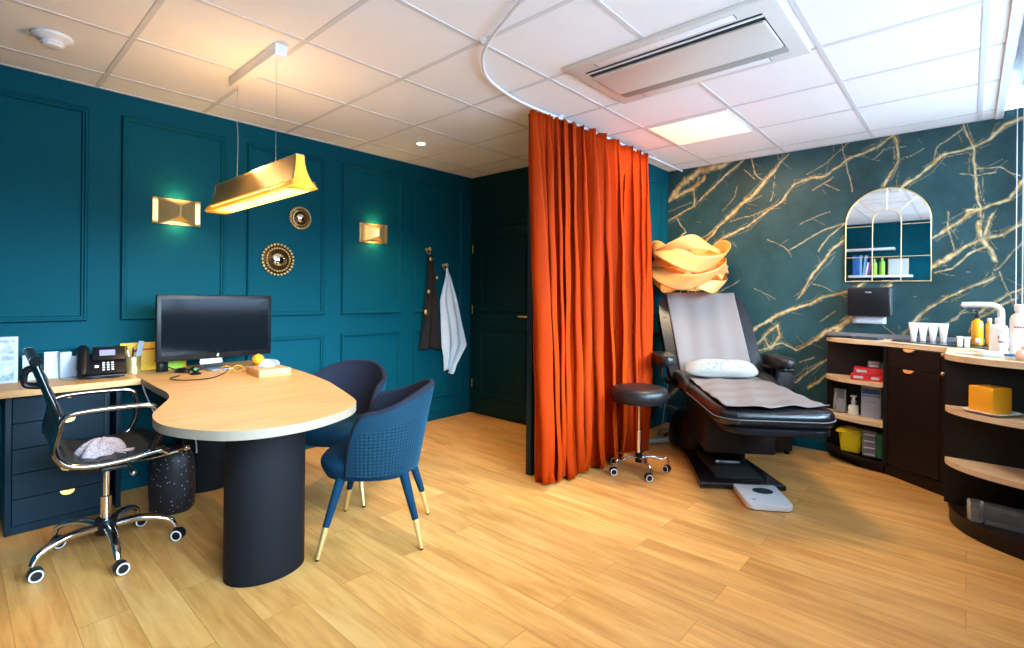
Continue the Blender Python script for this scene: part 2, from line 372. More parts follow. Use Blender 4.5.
# marble wall: vein pattern laid out in wall coordinates (y, z)
VEINS=[(9,[(2.36,2.18),(2.27,2.24),(2.14,2.38),(1.96,2.49),(1.73,2.5),(1.64,2.55)]),(5,[(2.19,2.28),(2.04,2.32),(1.9,2.42)]),(2.2,[(2.36,1.93),(2.26,2.03),(2.0,2.16),(1.82,2.31),(1.7,2.4),(1.54,2.53)]),(1.5,[(2.17,2.05),(2.09,1.91),(2.18,1.84),(2.31,1.62)]),(2,[(2.0,2.16),(2.02,2.32),(1.96,2.43)]),(1.2,[(2.27,2.13),(2.04,2.2)]),(2.5,[(2.1,1.62),(1.88,1.83),(1.7,1.99),(1.57,2.11)]),(4.2,[(1.7,1.99),(1.51,2.17),(1.36,2.32)]),(3.4,[(1.52,2.16),(1.36,2.32),(1.27,2.41)]),(2,[(1.36,2.32),(1.27,2.41),(1.18,2.53)]),(1.2,[(2.04,1.8),(1.91,1.86),(1.75,1.95)]),(1.4,[(1.48,2.56),(1.45,2.41),(1.39,2.33)]),(1.2,[(1.54,2.45),(1.45,2.36)]),(0.9,[(1.28,2.36),(1.3,2.23),(1.32,2.13)]),(0.9,[(1.27,2.58),(1.25,2.48)]),(2,[(1.8,1.78),(1.7,1.85),(1.51,1.92),(1.36,2.03)]),(2.4,[(1.36,2.03),(1.23,2.12),(1.13,2.25),(0.91,2.3)]),(2.2,[(0.91,2.3),(0.76,2.38),(0.62,2.44),(0.43,2.53),(0.4,2.58)]),(0.8,[(1.03,2.31),(0.9,2.4),(0.78,2.49),(0.71,2.55)]),(1.1,[(0.78,2.54),(0.75,2.36),(0.7,2.13)]),(1.3,[(0.99,2.19),(0.85,2.27)]),(0.9,[(0.92,2.23),(0.8,2.16)]),(1.3,[(1.16,1.68),(1.02,1.77),(0.87,1.85),(0.75,1.88),(0.58,1.99)]),(1.4,[(0.93,1.66),(0.85,1.79),(0.75,1.88)]),(1.8,[(1.09,1.27),(1.0,1.43),(0.94,1.54),(0.83,1.66),(0.75,1.75),(0.66,1.84)]),(4,[(1.51,0.91),(1.46,0.95),(1.25,1.11),(1.13,1.17)]),(3.2,[(1.25,1.11),(1.01,1.22),(0.89,1.28),(0.71,1.33)]),(2.4,[(0.71,1.33),(0.52,1.48)]),(2.4,[(1.41,0.86),(1.35,0.92),(1.25,1.03)]),(2.6,[(1.25,1.03),(1.23,0.94),(1.3,0.82)]),(1.6,[(1.35,0.92),(1.31,0.82)]),(1.8,[(1.4,0.8),(1.22,0.87),(1.1,0.82),(0.94,0.93)]),(4.5,[(0.94,0.93),(0.85,0.99),(0.77,1.04),(0.67,1.13)]),(2.5,[(0.67,1.13),(0.55,1.29),(0.45,1.38)]),(1.6,[(1.11,0.54),(0.99,0.65),(0.86,0.77)]),(1.3,[(1.07,0.72),(0.96,0.78)]),(2.6,[(1.01,0.5),(0.86,0.63),(0.79,0.7)]),(1.8,[(1.16,0.12),(1.09,0.18),(1.03,0.23)]),(2.2,[(1.03,0.09),(0.95,0.15),(0.86,0.22)]),(4.5,[(2.34,0.19),(2.25,0.27),(2.16,0.35),(2.03,0.53)]),(1.6,[(2.28,0.18),(2.15,0.16),(2.05,0.13),(1.94,0.17)]),(2.4,[(1.99,0.13),(1.89,0.23)]),(1.2,[(2.25,0.08),(2.11,0.13),(1.96,0.09)]),(2.8,[(0.39,2.13),(0.24,2.24),(0.13,2.33)]),(2.6,[(0.13,2.33),(-0.02,2.37),(-0.1,2.4)]),(2.6,[(-0.1,2.4),(-0.19,2.47),(-0.27,2.51)]),(1.6,[(0.43,2.11),(0.39,2.13),(0.32,2.18)]),(1.8,[(0.49,2.14),(0.46,2.23),(0.41,2.33),(0.42,2.47),(0.44,2.53)]),(1.6,[(0.03,2.54),(-0.02,2.34),(-0.03,2.17)]),(1.8,[(-0.03,2.17),(-0.05,1.94),(-0.06,1.72)]),(4,[(-0.04,1.82),(-0.06,1.71),(-0.11,1.62),(-0.13,1.55)]),(1.3,[(0.03,2.52),(0.15,2.4),(0.2,2.28)]),(1,[(-0.03,2.2),(-0.14,2.19),(-0.26,2.12)]),(1.2,[(0.05,2.18),(-0.04,2.15),(-0.13,2.16)]),(2.4,[(0.2,1.73),(0.1,1.81),(0.02,1.89),(-0.05,1.91)]),(2.6,[(-0.05,1.91),(-0.21,1.97),(-0.26,2.07),(-0.3,2.11)]),(3,[(0.02,1.91),(-0.06,1.92)]),(4.2,[(0.23,1.5),(0.16,1.55),(0.06,1.62)]),(2.6,[(0.06,1.62),(-0.06,1.7),(-0.16,1.72),(-0.26,1.78)]),(2.6,[(-0.06,1.69),(-0.1,1.79),(-0.13,1.87)]),(1,[(0.12,1.91),(0.11,1.78),(0.08,1.63)]),(1.5,[(0.2,1.47),(0.1,1.5),(-0.01,1.61),(-0.08,1.64)]),(1.8,[(0.42,0.94),(0.38,1.0),(0.32,1.1),(0.21,1.2),(0.12,1.29),(0.01,1.35),(-0.07,1.4),(-0.14,1.44)]),(0.9,[(0.15,1.08),(0.07,1.12),(0.05,1.17),(0.01,1.23)]),(1.1,[(0.1,1.11),(0.02,1.18)]),(1.6,[(-0.04,1.17),(-0.08,1.22),(-0.21,1.32),(-0.28,1.35)]),(1.4,[(0.0,1.04),(-0.04,1.13),(-0.16,1.24),(-0.26,1.29)]),(0.9,[(-0.16,1.47),(-0.2,1.34),(-0.25,1.19)]),(1.3,[(-0.14,1.48),(-0.21,1.57),(-0.28,1.66)]),(1,[(0.49,1.07),(0.42,1.0)]),(1.2,[(0.5,1.36),(0.43,1.41),(0.37,1.49)]),(5,[(0.81,0.98),(0.75,1.05),(0.68,1.15)]),(0.8,[(1.34,1.8),(1.19,1.72),(1.14,1.63)]),(0.7,[(1.08,1.9),(0.86,1.99)]),(0.7,[(1.57,2.12),(1.4,2.19)]),(0.7,[(1.73,2.08),(1.62,2.21),(1.6,2.3)]),(0.7,[(1.66,1.97),(1.43,2.03),(1.27,2.1)]),(0.8,[(0.98,1.39),(0.82,1.32),(0.71,1.26)]),(0.7,[(1.44,1.36),(1.27,1.25)]),(0.8,[(0.57,2.38),(0.51,2.44),(0.37,2.42)]),(0.7,[(0.37,2.33),(0.25,2.39)]),(1.1,[(1.94,1.24),(1.73,1.34),(1.57,1.43)]),(1.3,[(0.92,1.07),(0.81,1.16)])]

def marble():
    step = .006
    ys = np.arange(YR-.1, YP+.02, step); zs = np.arange(0, H+.05, step); Yg, Zg = np.meshgrid(ys, zs, indexing='ij')
    rs = np.random.RandomState(3)
    def fnoise(seed, fr, octv=4):
        r = np.random.RandomState(seed); out = 0*Yg; am = 1
        for o in range(octv):
            n = int(3*fr)+3; g = r.rand(n+2, n+2)
            u = (Yg-YR+.2)/3*n*.99; v = Zg/3*n*.99
            i = np.clip(u.astype(int), 0, n); j = np.clip(v.astype(int), 0, n); fu = u-i; fv = v-j; fu = fu*fu*(3-2*fu); fv = fv*fv*(3-2*fv)
            out = out+am*(g[i, j]*(1-fu)*(1-fv)+g[i+1, j]*fu*(1-fv)+g[i, j+1]*(1-fu)*fv+g[i+1, j+1]*fu*fv); am *= .55; fr *= 2
        return out
    dy = (fnoise(1, 5)-fnoise(2, 5))*.018; dz = (fnoise(3, 5)-fnoise(4, 5))*.018
    Yd, Zd = Yg+dy, Zg+dz; patch = fnoise(7, 16, 3); patch = (patch-patch.min())/(patch.max()-patch.min())
    fine = fnoise(9, 40, 2); fine = (fine-fine.min())/(fine.max()-fine.min())
    mask = 0*Yg
    def seg(a, b, w, s_):
        nonlocal mask
        d = np.array(b)-np.array(a); L2 = (d**2).sum()+1e-9
        t = np.clip(((Yd-a[0])*d[0]+(Zd-a[1])*d[1])/L2, 0, 1)
        ds = np.hypot(Yd-a[0]-t*d[0], Zd-a[1]-t*d[1])
        ww = np.maximum(w*.0034*(.45+1.0*fine), .0024)
        k = np.clip(1.3-ds/ww, 0, 1)*s_*(.75+.25*patch)
        if w > 2: k = k*np.clip(.35+1.6*patch, 0, 1)
        mask = np.maximum(mask, k)
    for w, p in VEINS:
        for a, b in zip(p, p[1:]):
            seg(a, b, w, 1. if w > 1.3 else .75)
            if w > 1.5:                                    # fine strands running alongside
                for q in range(3):
                    o_ = rs.uniform(-.035, .035, 2); p_ = rs.uniform(-.035, .035, 2)
                    seg((a[0]+o_[0], a[1]+o_[1]), (b[0]+p_[0], b[1]+p_[1]), .6, .4)
            # hairline offshoots beside the veins
            for q in range(1 if rs.rand() < .4 else 0):
                t = rs.rand(); c = (a[0]+(b[0]-a[0])*t, a[1]+(b[1]-a[1])*t); an = math.atan2(b[1]-a[1], b[0]-a[0])+rs.choice([-1, 1])*rs.uniform(.35, 1.1); ln = rs.uniform(.04, .14)
                seg(c, (c[0]+ln*math.cos(an), c[1]+ln*math.sin(an)), .5, .35)
    for q in range(60):                                    # specks and hairlines
        c = (rs.uniform(YR, YP), rs.uniform(0, H)); an = rs.uniform(-2.7, -2.1) if rs.rand() < .75 else rs.uniform(0, 6.3); ln = rs.uniform(.01, .12)
        seg(c, (c[0]+ln*math.cos(an), c[1]+ln*math.sin(an)), .55, rs.uniform(.2, .5))
    ny, nz = Yg.shape
    co = np.stack([np.full(Yg.shape, XM), Yg, Zg], -1).reshape(-1, 3).astype(np.float32)
    i, j = np.meshgrid(np.arange(ny-1), np.arange(nz-1), indexing='ij'); a = (i*nz+j).ravel()
    F = np.stack([a, a+1, a+nz+1, a+nz], 1).astype(np.int32)
    # close the slab with a back so the wall has thickness
    nb = len(co); y0, y1, z0, z1 = ys[0], ys[-1], zs[0], zs[-1]
    back = np.array([(XM+.1, y0, z0), (XM+.1, y1, z0), (XM+.1, y1, z1), (XM+.1, y0, z1), (XM+.002, y0, z0), (XM+.002, y1, z0), (XM+.002, y1, z1), (XM+.002, y0, z1)], np.float32)
    co = np.vstack([co, back]); Q = np.array([(0, 1, 2, 3), (4, 5, 1, 0), (5, 6, 2, 1), (6, 7, 3, 2), (7, 4, 0, 3)], np.int32)+nb
    F = np.vstack([F, Q]).astype(np.int32)
    me = bpy.data.meshes.new('wall_marble'); me.vertices.add(len(co)); me.vertices.foreach_set('co', co.ravel())
    me.loops.add(F.size); me.loops.foreach_set('vertex_index', F.ravel()); me.polygons.add(len(F))
    me.polygons.foreach_set('loop_start', np.arange(0, F.size, 4, dtype=np.int32)); me.update(calc_edges=True)
    at = me.attributes.new('vein', 'FLOAT', 'POINT'); vals = np.zeros(len(co), np.float32); vals[:nb] = mask.ravel(); at.data.foreach_set('value', vals)
    m, nt, b = newmat('marble_veined'); N, L = nt.nodes, nt.links
    tc = N.new('ShaderNodeTexCoord'); n = N.new('ShaderNodeTexNoise'); n.inputs['Scale'].default_value = 2.2; n.inputs['Detail'].default_value = 7; n.inputs['Roughness'].default_value = .65
    L.new(tc.outputs['Object'], n.inputs['Vector'])
    cr = N.new('ShaderNodeValToRGB'); e = cr.color_ramp.elements; e[0].position = .3; e[0].color = (.011, .036, .040, 1); e[1].position = .72; e[1].color = (.030, .082, .090, 1)
    L.new(n.outputs['Fac'], cr.inputs['Fac'])
    at_ = N.new('ShaderNodeAttribute'); at_.attribute_name = 'vein'
    n2 = N.new('ShaderNodeTexNoise'); n2.inputs['Scale'].default_value = 28; n2.inputs['Detail'].default_value = 5; L.new(tc.outputs['Object'], n2.inputs['Vector'])
    vc = N.new('ShaderNodeValToRGB'); e = vc.color_ramp.elements; e[0].position = .35; e[0].color = (.50, .27, .05, 1); e[1].position = .6; e[1].color = (.80, .58, .30, 1)
    L.new(n2.outputs['Fac'], vc.inputs['Fac'])
    mx = N.new('ShaderNodeMix'); mx.data_type = 'RGBA'; L.new(at_.outputs['Fac'], mx.inputs[0]); L.new(cr.outputs['Color'], mx.inputs[6]); L.new(vc.outputs['Color'], mx.inputs[7])
    L.new(mx.outputs[2], b.inputs['Base Color']); b.inputs['Roughness'].default_value = .45; b.inputs['Specular IOR Level'].default_value = .22
    me.materials.append(m); o = bpy.data.objects.new('wall_marble', me); C.objects.link(o); o['kind'] = 'structure'
    return o
wm = marble()
bm = B()
for y in (.17,): box(bm, XM-.0008, XM, y-.001, y+.001, .08, H)
obj('panel_seam', bm, M['teal'], wm, flat=True)
bm = B(); box(bm, XM-.012, XM, .82, YP, 0, .085, .003); struct('baseboard_marble', bm, M['teal'])

# window wall (daylight side) and the wall behind the camera, seen in the arched mirror
bm = B(); W0, W1, WZ0, WZ1 = -.40, 4.72, 1.0, 2.5
box(bm, XB-.1, XM+.1, YR-.12, YR, 0, WZ0); box(bm, XB-.1, XM+.1, YR-.12, YR, WZ1, H+.29); box(bm, XB-.1, W0, YR-.12, YR, WZ0, WZ1); box(bm, W1, XM+.1, YR-.12, YR, WZ0, WZ1)
struct('wall_window', bm, M['teal'], flat=True)
bm = B()
for x in (W0, 1.18, 2.36, 3.54, W1): box(bm, x-.03, x+.03, YR-.09, YR-.03, WZ0, WZ1, .004)
for z in (WZ0+.03, WZ1-.03): box(bm, W0, W1, YR-.09, YR-.03, z-.03, z+.03, .004)
win = struct('window_1', bm, M['white'])
bm = B(); box(bm, W0+.02, W1-.02, YR-.064, YR-.058, WZ0+.02, WZ1-.02); obj('window_pane', bm, M['glass'], win, flat=True)
bm = B(); box(bm, XB-.1, XB, YR-.1, YW+.1, 0, H+.29); struct('wall_back', bm, M['teal'], flat=True)
# ------------------------------------------------------------------ ceiling fittings
# cassette air conditioner
ac = thing('air_conditioner', 'white rectangular ceiling cassette air conditioner set into the ceiling tiles', 'air conditioner', (2.592, 1.137, H))
bm = B(); ax, ay = .330, .535
pr = rrect(-ax, ax, -ay, ay, .008, 2); prism(bm, pr, -.022, .001, .006, 2); 
obj('frame', bm, M['offwhite'], ac)
bm = B(); box(bm, -.225, .225, -.459, .459, -.0235, -.0225); obj('air_slot', bm, M['black_matte'], ac, flat=True)
bm = B(); prism(bm, rrect(-.162, .150, -.455, .455, .012, 3), -.034, -.022, .005, 2); obj('centre_panel', bm, M['offwhite'], ac)
for sx in (-1, 1):
    if sx > 0: bm = B(); box(bm, .155, .225, -.46, .46, -.031, -.024, .004); obj('louvre', bm, M['louvre'], ac)
    else: bm = B(); box(bm, -.212, -.204, -.46, .46, -.031, -.0236, .001); obj('louvre', bm, M['white'], ac)
    bm = B(); box(bm, sx*.268-.024, sx*.268+.024, -.36, .36, -.0235, -.0215, .0008); obj('cover_strip', bm, M['white'], ac)
    bm = B(); box(bm, sx*.291-.001, sx*.291+.001, -.36, .36, -.0226, -.0218); box(bm, sx*.268-.024, sx*.268+.024, .360, .3625, -.0238, -.0216); box(bm, sx*.268-.024, sx*.268+.024, -.3625, -.360, -.0238, -.0216)
    obj('cover_gap', bm, M['black_matte'], ac, flat=True)
lp = thing('ceiling_light_panel', 'glowing warm white square light panel set into the ceiling tiles', 'ceiling light', (3.788, 1.514, H))
bm = B(); box(bm, -.285, .285, -.30, .30, -.006, .001, .002); obj('frame', bm, M['white'], lp)
bm = B(); box(bm, -.268, .268, -.283, .283, -.009, -.006, .001); obj('diffuser', bm, M['lightpanel'], lp)
sd = thing('smoke_detector', 'round white smoke detector on the ceiling near the left wall', 'smoke detector', (.333, 3.385, H))
bm = B(); lathe(bm, [(0, .001), (.078, .001), (.080, -.012), (.066, -.022), (.050, -.026), (.046, -.03), (0, -.03)], 36); obj('housing', bm, M['white'], sd)
bm = B(); lathe(bm, [(0, -.03), (.042, -.03), (.045, -.036), (.038, -.052), (.02, -.056), (0, -.056)], 32); obj('sensor_cap', bm, M['white_gloss'], sd)
bm = B(); 
for k in range(12):
    a = k*PI/6; box(bm, .043, .0455, -.008, .008, -.046, -.036, T=Matrix.Rotation(a, 4, 'Z'))
obj('sensor_slots', bm, M['grid'], sd, flat=True)
dl = thing('downlight', 'small round lit spotlight recessed in the ceiling near the corner', 'spotlight', (2.635, 3.416, H))
bm = B(); lathe(bm, [(.030, -.001), (.042, -.001), (.044, -.004), (.040, -.007), (.030, -.006)], 32); obj('trim_ring', bm, M['white'], dl)
bm = B(); cyl(bm, (0, 0, -.0095), .029, .003, 28); obj('lens', bm, M['downbulb'], dl)

# curtain rail
rail = [(1.50, .55), (1.53, .95), (1.60, 1.36), (1.674, 1.566), (1.777, 1.78), (1.891, 1.93), (2.069, 2.06), (2.319, 2.13), (2.569, 2.15), (2.9, 2.135), (3.4, 2.12), (3.9, 2.12), (4.30, 2.12), (4.86, 2.12)]
cr_ = thing('curtain_rail', 'curved white curtain rail running under the ceiling above the orange curtain', 'curtain rail', (0, 0, 0))
bm = B(); tube(bm, cat([(x, y, H-.022) for x, y in rail], 8), .009, 10); obj('rail', bm, M['white'], cr_)
for x, y in ((1.777, 1.78), (1.62, 1.42), (2.9, 2.135), (4.3, 2.12)):
    bm = B(); lathe(bm, [(.0, 0), (.02, 0), (.02, -.006), (.012, -.01), (.009, -.02), (0, -.02)], 20, (x-.018, y+.012, H)); obj('ceiling_mount', bm, M['white_gloss'], cr_)

# blind tube and cord in the recess by the window
rb = thing('roller_blind', 'white roller blind tube above the window in the ceiling recess', 'blind', (0, 0, 0))
bm = B(); tube(bm, [(-.5, -.255, 2.68), (4.60, -.255, 2.68)], .032, 20); obj('tube', bm, M['white_gloss'], rb)
bm = B(); lathe(bm, [(0, 0), (.03, 0), (.032, .006), (.032, .02), (0, .02)], 20, T=Matrix.Translation((4.60, -.255, 2.68)) @ Matrix.Rotation(PI/2, 4, 'Y')); obj('end_cap', bm, M['white'], rb)
bm = B(); tube(bm, [(4.70, -.232, 2.78), (4.70, -.232, 1.02)], .0025, 6); tube(bm, [(4.70, -.262, 2.78), (4.70, -.262, 1.02)], .0025, 6); tube(bm, [(4.70, -.232, 1.02), (4.70, -.247, 1.0), (4.70, -.262, 1.02)], .0025, 6)
obj('pull_cord', bm, M['cable_white'], rb)
# ------------------------------------------------------------------ curtain
def curtain():
    top = cat([(2.615, 2.215, 0), (2.80, 2.165, 0), (3.0, 2.13, 0), (3.35, 2.105, 0), (3.8, 2.10, 0), (4.13, 2.11, 0)], 30)
    bot = cat([(2.675, 2.13, 0), (2.82, 2.10, 0), (3.0, 2.07, 0), (3.35, 2.04, 0), (3.72, 2.02, 0), (3.97, 2.02, 0)], 30)
    def at(P, u):
        f = u*(len(P)-1); i = min(int(f), len(P)-2); return P[i].lerp(P[i+1], f-i)
    rs = np.random.RandomState(11)
    nf = 13; cuts = np.cumsum(rs.uniform(.8, 1.25, nf)); cuts = np.insert(cuts/cuts[-1], 0, 0)
    amp = rs.uniform(.7, 1.25, nf+1); lean = rs.uniform(-.5, .5, nf+1)
    nu, nv = 620, 46
    def fn(u, v):
        i = min(int(np.searchsorted(cuts, u, 'right'))-1, nf-1); t = (u-cuts[i])/(cuts[i+1]-cuts[i])
        ph = 2*PI*t; z = 2.512-v*2.500
        p = at(top, u).lerp(at(bot, u), v); q = at(top, min(1, u+.01)).lerp(at(bot, min(1, u+.01)), v); o_ = at(top, max(0, u-.01)).lerp(at(bot, max(0, u-.01)), v)
        d = (q-o_).normalized(); nrm = Vector((d.y, -d.x, 0))
        A = (.050+.026*min(1, v*1.6))*(amp[i]*(1-t)+amp[i+1]*t)
        A *= 1-.25*math.exp(-((v-.04)/.05)**2)
        s_ = math.sin(ph+lean[i]*math.sin(ph)+.5*math.sin(3.1*v+i))
        s_ = math.copysign(abs(s_)**.85, s_)+.07*math.sin(2*ph+2.2*v*lean[i]*4+i*1.7)
        off = nrm*(A*s_)+d*(A*.55*math.sin(2*ph+lean[i]*2)+.02*v*math.sin(i*2.3+v*3))
        hem = max(0, (v-.93)/.07); off += nrm*(hem*.018*math.sin(i*1.9))
        z += hem*(.012*math.sin(i*2.7)+.010*s_)+.004
        off += nrm*.004*math.sin(v*23+i*2+t*3)*min(1, v*3)
        p = p+off
        return (p.x, p.y, max(z, .006))
    bm = B(); grid(bm, fn, nu, nv); return bm
c0 = thing('curtain', 'floor-length burnt orange velvet curtain hanging in folds in the middle of the room', 'curtain', (0, 0, 0))
obj('curtain_panel', curtain(), M['velvet_orange'], c0, ang=180, solid=.004)
for k in range(13):
    u = k/12; x = 2.68+u*1.46; y = 2.17-.06*min(1, u*4); bm = B(); cyl(bm, (x, y-.0, 2.503), .006, .014, 8); obj('glider', bm, M['white'], c0)

# ------------------------------------------------------------------ pendant over the desk
pn = thing('pendant_lamp', 'long gold fluted pendant lamp hanging over the wooden desk on two wires', 'pendant lamp', (1.12, 2.93, 1.77))
def trumpet(t):   # half width against height, t 0 bottom .. 1 top
    return .018+.044*(1-t)**2.1
hl, hh = .545, .160
for sx in (-1, 1):
    bm = B()
    def side(u, v):
        y = -hl+2*hl*u+(0.055*(1-v)**2.3)*(2*u-1); z = .012+hh*v; return (sx*trumpet(v), y, z)
    grid(bm, side, 60, 14); obj('shade_side', bm, M['goldstrip'], pn, ang=180, solid=.003)
bm = B(); box(bm, -.019, .019, -hl-.002, hl+.002, hh+.004, hh+.016, .002); obj('top_rail', bm, M['steel'], pn)
# the fringe of thin fins fanning out at the ends and along the lower edge
for sy in (-1, 1):
    bm = B()
    for k in range(19):
        f = -1+2*k/18; pts = []
        for j in range(10):
            v = 1-j/9; w = trumpet(v); pts.append((f*w, sy*(hl+.004+.058*(1-v)**2.3*(1-.25*f*f)), .010+hh*v))
        tube(bm, pts, .0022, 5)
    obj('end_fins', bm, M['glow_gold'], pn)
bm = B()
for k in range(9):
    x = -.052+.104*k/8; tube(bm, [(x, -hl-.045, .006), (x, hl+.045, .006)], .003, 6)
for sx in (-1, 1):
    for k in range(5): 
        v = k*.045; tube(bm, [(sx*(trumpet(v)+.003), -hl-.05*(1-v), .012+hh*v), (sx*(trumpet(v)+.003), hl+.05*(1-v), .012+hh*v)], .0022, 6)
obj('lower_fins', bm, M['glow_gold'], pn)
bm = B(); box(bm, -.014, .014, -hl+.05, hl-.05, .085, .095, .003); obj('light_strip', bm, M['bulb'], pn)
for yy, zz in ((3.18, .0), (2.655, .0)):
    bm = B(); pts = [(0, yy-2.93, hh+.014), (.004 if yy > 3 else 0, yy-2.93+.002, hh+.25), (-.006 if yy > 3 else 0, yy-2.93, hh+.4), (0, yy-2.93, H-1.77-.055)]
    tube(bm, cat(pts, 5), .0022 if yy > 3 else .0012, 6); obj('suspension_wire', bm, M['steel'], pn)
bm = B(); box(bm, -.03, .03, -.33, .30, H-1.77-.058, H-1.77, .003); obj('ceiling_canopy', bm, M['white'], pn)

# ------------------------------------------------------------------ wall sconces
def sconce(loc, label):
    t = thing('wall_sconce', label, 'wall lamp', loc, 0, 'gold wall sconces')
    bm = B(); box(bm, -.142, .142, -.006, 0, -.088, .088, .002); obj('back_plate', bm, M['gold'], t)
    def front(u, v):
        x = -.142+.284*u; a = min(1, max(0, (abs(x)-.002)/.105)); k = 1-a
        hgt = .088-.050*(k**1.2); dep = .012+.085*(k**.8) if abs(x) < .107 else .012
        zz = -hgt+2*hgt*v
        return (x, -dep, zz)
    bm = B(); grid(bm, front, 61, 9); obj('folded_shade', bm, M['gold'], t, ang=30, solid=.003)
    for sz in (-1, 1):
        bm = B()
        def arc(u, v):
            x = -.10+.20*u; k = 1-abs(x)/.105; return (x, -.010-(.006+.080*(k**.8))*(.25+.7*v), sz*(.080-.050*(k**1.2)*v-.018*(1-v)))
        grid(bm, arc, 21, 5); obj('inner_reflector', bm, M['glow_gold'], t, ang=60, solid=.002)
    bm = B(); ell(bm, (0, -.04, 0), (.012, .012, .028), 12); obj('bulb', bm, M['bulb'], t)
    x, y, z = loc
    for sz in (1, -1):
        lamp('AREA', 'sconce_light', (x, y-.05, z+sz*.07), 0.6, (1, .70, .22), .10, (PI if sz > 0 else 0, 0, 0), sy=.05)
    return t
sconce((1.034, YW, 1.822), 'gold folded wall sconce on the teal wall left of the round mirrors')
sconce((2.572, YW, 1.822), 'gold folded wall sconce on the teal wall right of the round mirrors')

# ------------------------------------------------------------------ round mirrors
def round_mirror(loc, r, label, fancy):
    t = thing('round_mirror', label, 'mirror', loc, 0, None); T = Matrix.Rotation(PI/2, 4, 'X')
    bm = B(); lathe(bm, [(r*.44, .004), (r*.44, .016), (r*.52, .022), (r*.58, .018), (r*.66, .012), (r*.74, .020), (r*.8, .014), (r*.9, .010), (r*.93, 0), (r*.44, 0)], 48, T=T)
    n = 28
    for k in range(n): 
        a = 2*PI*k/n; ell(bm, (r*.93*math.cos(a), -.012, r*.93*math.sin(a)), (r*.088,)*3, 8, mi=1)
    if fancy:
        for k in range(n): 
            a = 2*PI*(k+.5)/n; ell(bm, (r*.70*math.cos(a), -.019, r*.70*math.sin(a)), (r*.065,)*3, 6, mi=1)
    else:
        for k in range(30):
            a = 2*PI*k/30; tube(bm, [(r*.6*math.cos(a), -.016, r*.6*math.sin(a)), (r*.88*math.cos(a), -.012, r*.88*math.sin(a))], r*.032, 5, mi=1)
    obj('beaded_frame', bm, [M['bronze_dark'], M['gold']], t, ang=50)
    bm = B(); lathe(bm, [(r*.45, .005), (r*.40, .018), (r*.30, .028), (r*.18, .034), (0, .037)], 40, T=T); obj('convex_glass', bm, M['mirror'], t, ang=180)
    return t
round_mirror((1.716, YW, 1.536), .128, 'larger round convex mirror in a beaded brass frame, lower of the pair', True)
round_mirror((1.891, YW, 1.881), .092, 'smaller round convex mirror in a beaded brass frame, upper of the pair', False)

# ------------------------------------------------------------------ hooks and what hangs there
def hook(loc, label):
    t = thing('wall_hook', label, 'hook', loc, 0, None)
    bm = B(); lathe(bm, [(0, 0), (.016, 0), (.016, .006), (.007, .008), (.006, .05), (.018, .054), (.022, .062), (.016, .07), (0, .072)], 20, T=Matrix.Rotation(PI/2, 4, 'X')); obj('knob', bm, M['gold'], t)
    bm = B(); tube(bm, cat([(0, -.004, -.012), (0, -.03, -.05), (0, -.055, -.055), (0, -.062, -.03)], 5), .005, 8); obj('lower_hook', bm, M['gold'], t)
    return t
hook((3.18, YW, 1.722), 'brass coat hook on the teal wall holding the dark scarf')
hook((3.40, YW, 1.575), 'brass coat hook on the teal wall holding the white towel')
def drape(name, prof, xoff, yd, m, label, cat_, seed, nfold):
    """hanging cloth: prof = (z, xleft, xright) rows; gathered folds"""
    rs = random.Random(seed); bm = B(); rows = prof
    def fn(u, v):
        f = v*(len(rows)-1); i = min(int(f), len(rows)-2); t = f-i
        z = rows[i][0]*(1-t)+rows[i+1][0]*t; a = rows[i][1]*(1-t)+rows[i+1][1]*t; b = rows[i][2]*(1-t)+rows[i+1][2]*t
        x = a+(b-a)*u; A = yd*(.3+.7*v)
        y = YW-.055-A*.5-A*.5*math.sin(u*nfold*2*PI+v*2+seed)-.01*math.sin(v*9+u*5)
        return (x, min(y, YW-.016), z+(.03*math.sin(u*5) if v > .95 else 0))
    grid(bm, fn, 60, 40)
    o = obj(name, bm, m, None, ang=180, solid=.004); return tag(o, label, cat_)
drape('hanging_towel', [(1.545, 3.392, 3.41), (1.46, 3.375, 3.445), (1.35, 3.345, 3.475), (1.22, 3.315, 3.52), (1.05, 3.335, 3.57), (.86, 3.34, 3.63), (.74, 3.34, 3.66), (.64, 3.36, 3.57), (.49, 3.37, 3.45)], 0, .05, M['cloth_white'], 'crumpled white cloth hanging from the right hook near the corner', 'towel', 3, 2.5)
sc_ = thing('scarf', 'dark scarf with gold ornaments hanging from the left hook', 'scarf', (0, 0, 0))
def scfn(u, v):
    w = .02+.055*min(1, v*2.2)+.12*max(0, v-.45); x = 3.18-w+2*w*u+.03*v; z = 1.67-.95*v; return (x, YW-.05-.018*math.sin(u*14+v*4)-.012, z+.02*math.sin(u*4)*v)
bm = B(); grid(bm, scfn, 40, 40); obj('scarf_cloth', bm, M['cloth_dark'], sc_, ang=180, solid=.006)
for x, z, r in ((3.145, 1.30, .016), (3.115, 1.10, .020), (3.25, 1.44, .013), (3.17, 1.62, .016)):
    bm = B(); ell(bm, (x, YW-.088, z), (r, .008, r*1.3), 10); obj('ornament', bm, M['gold'], sc_)
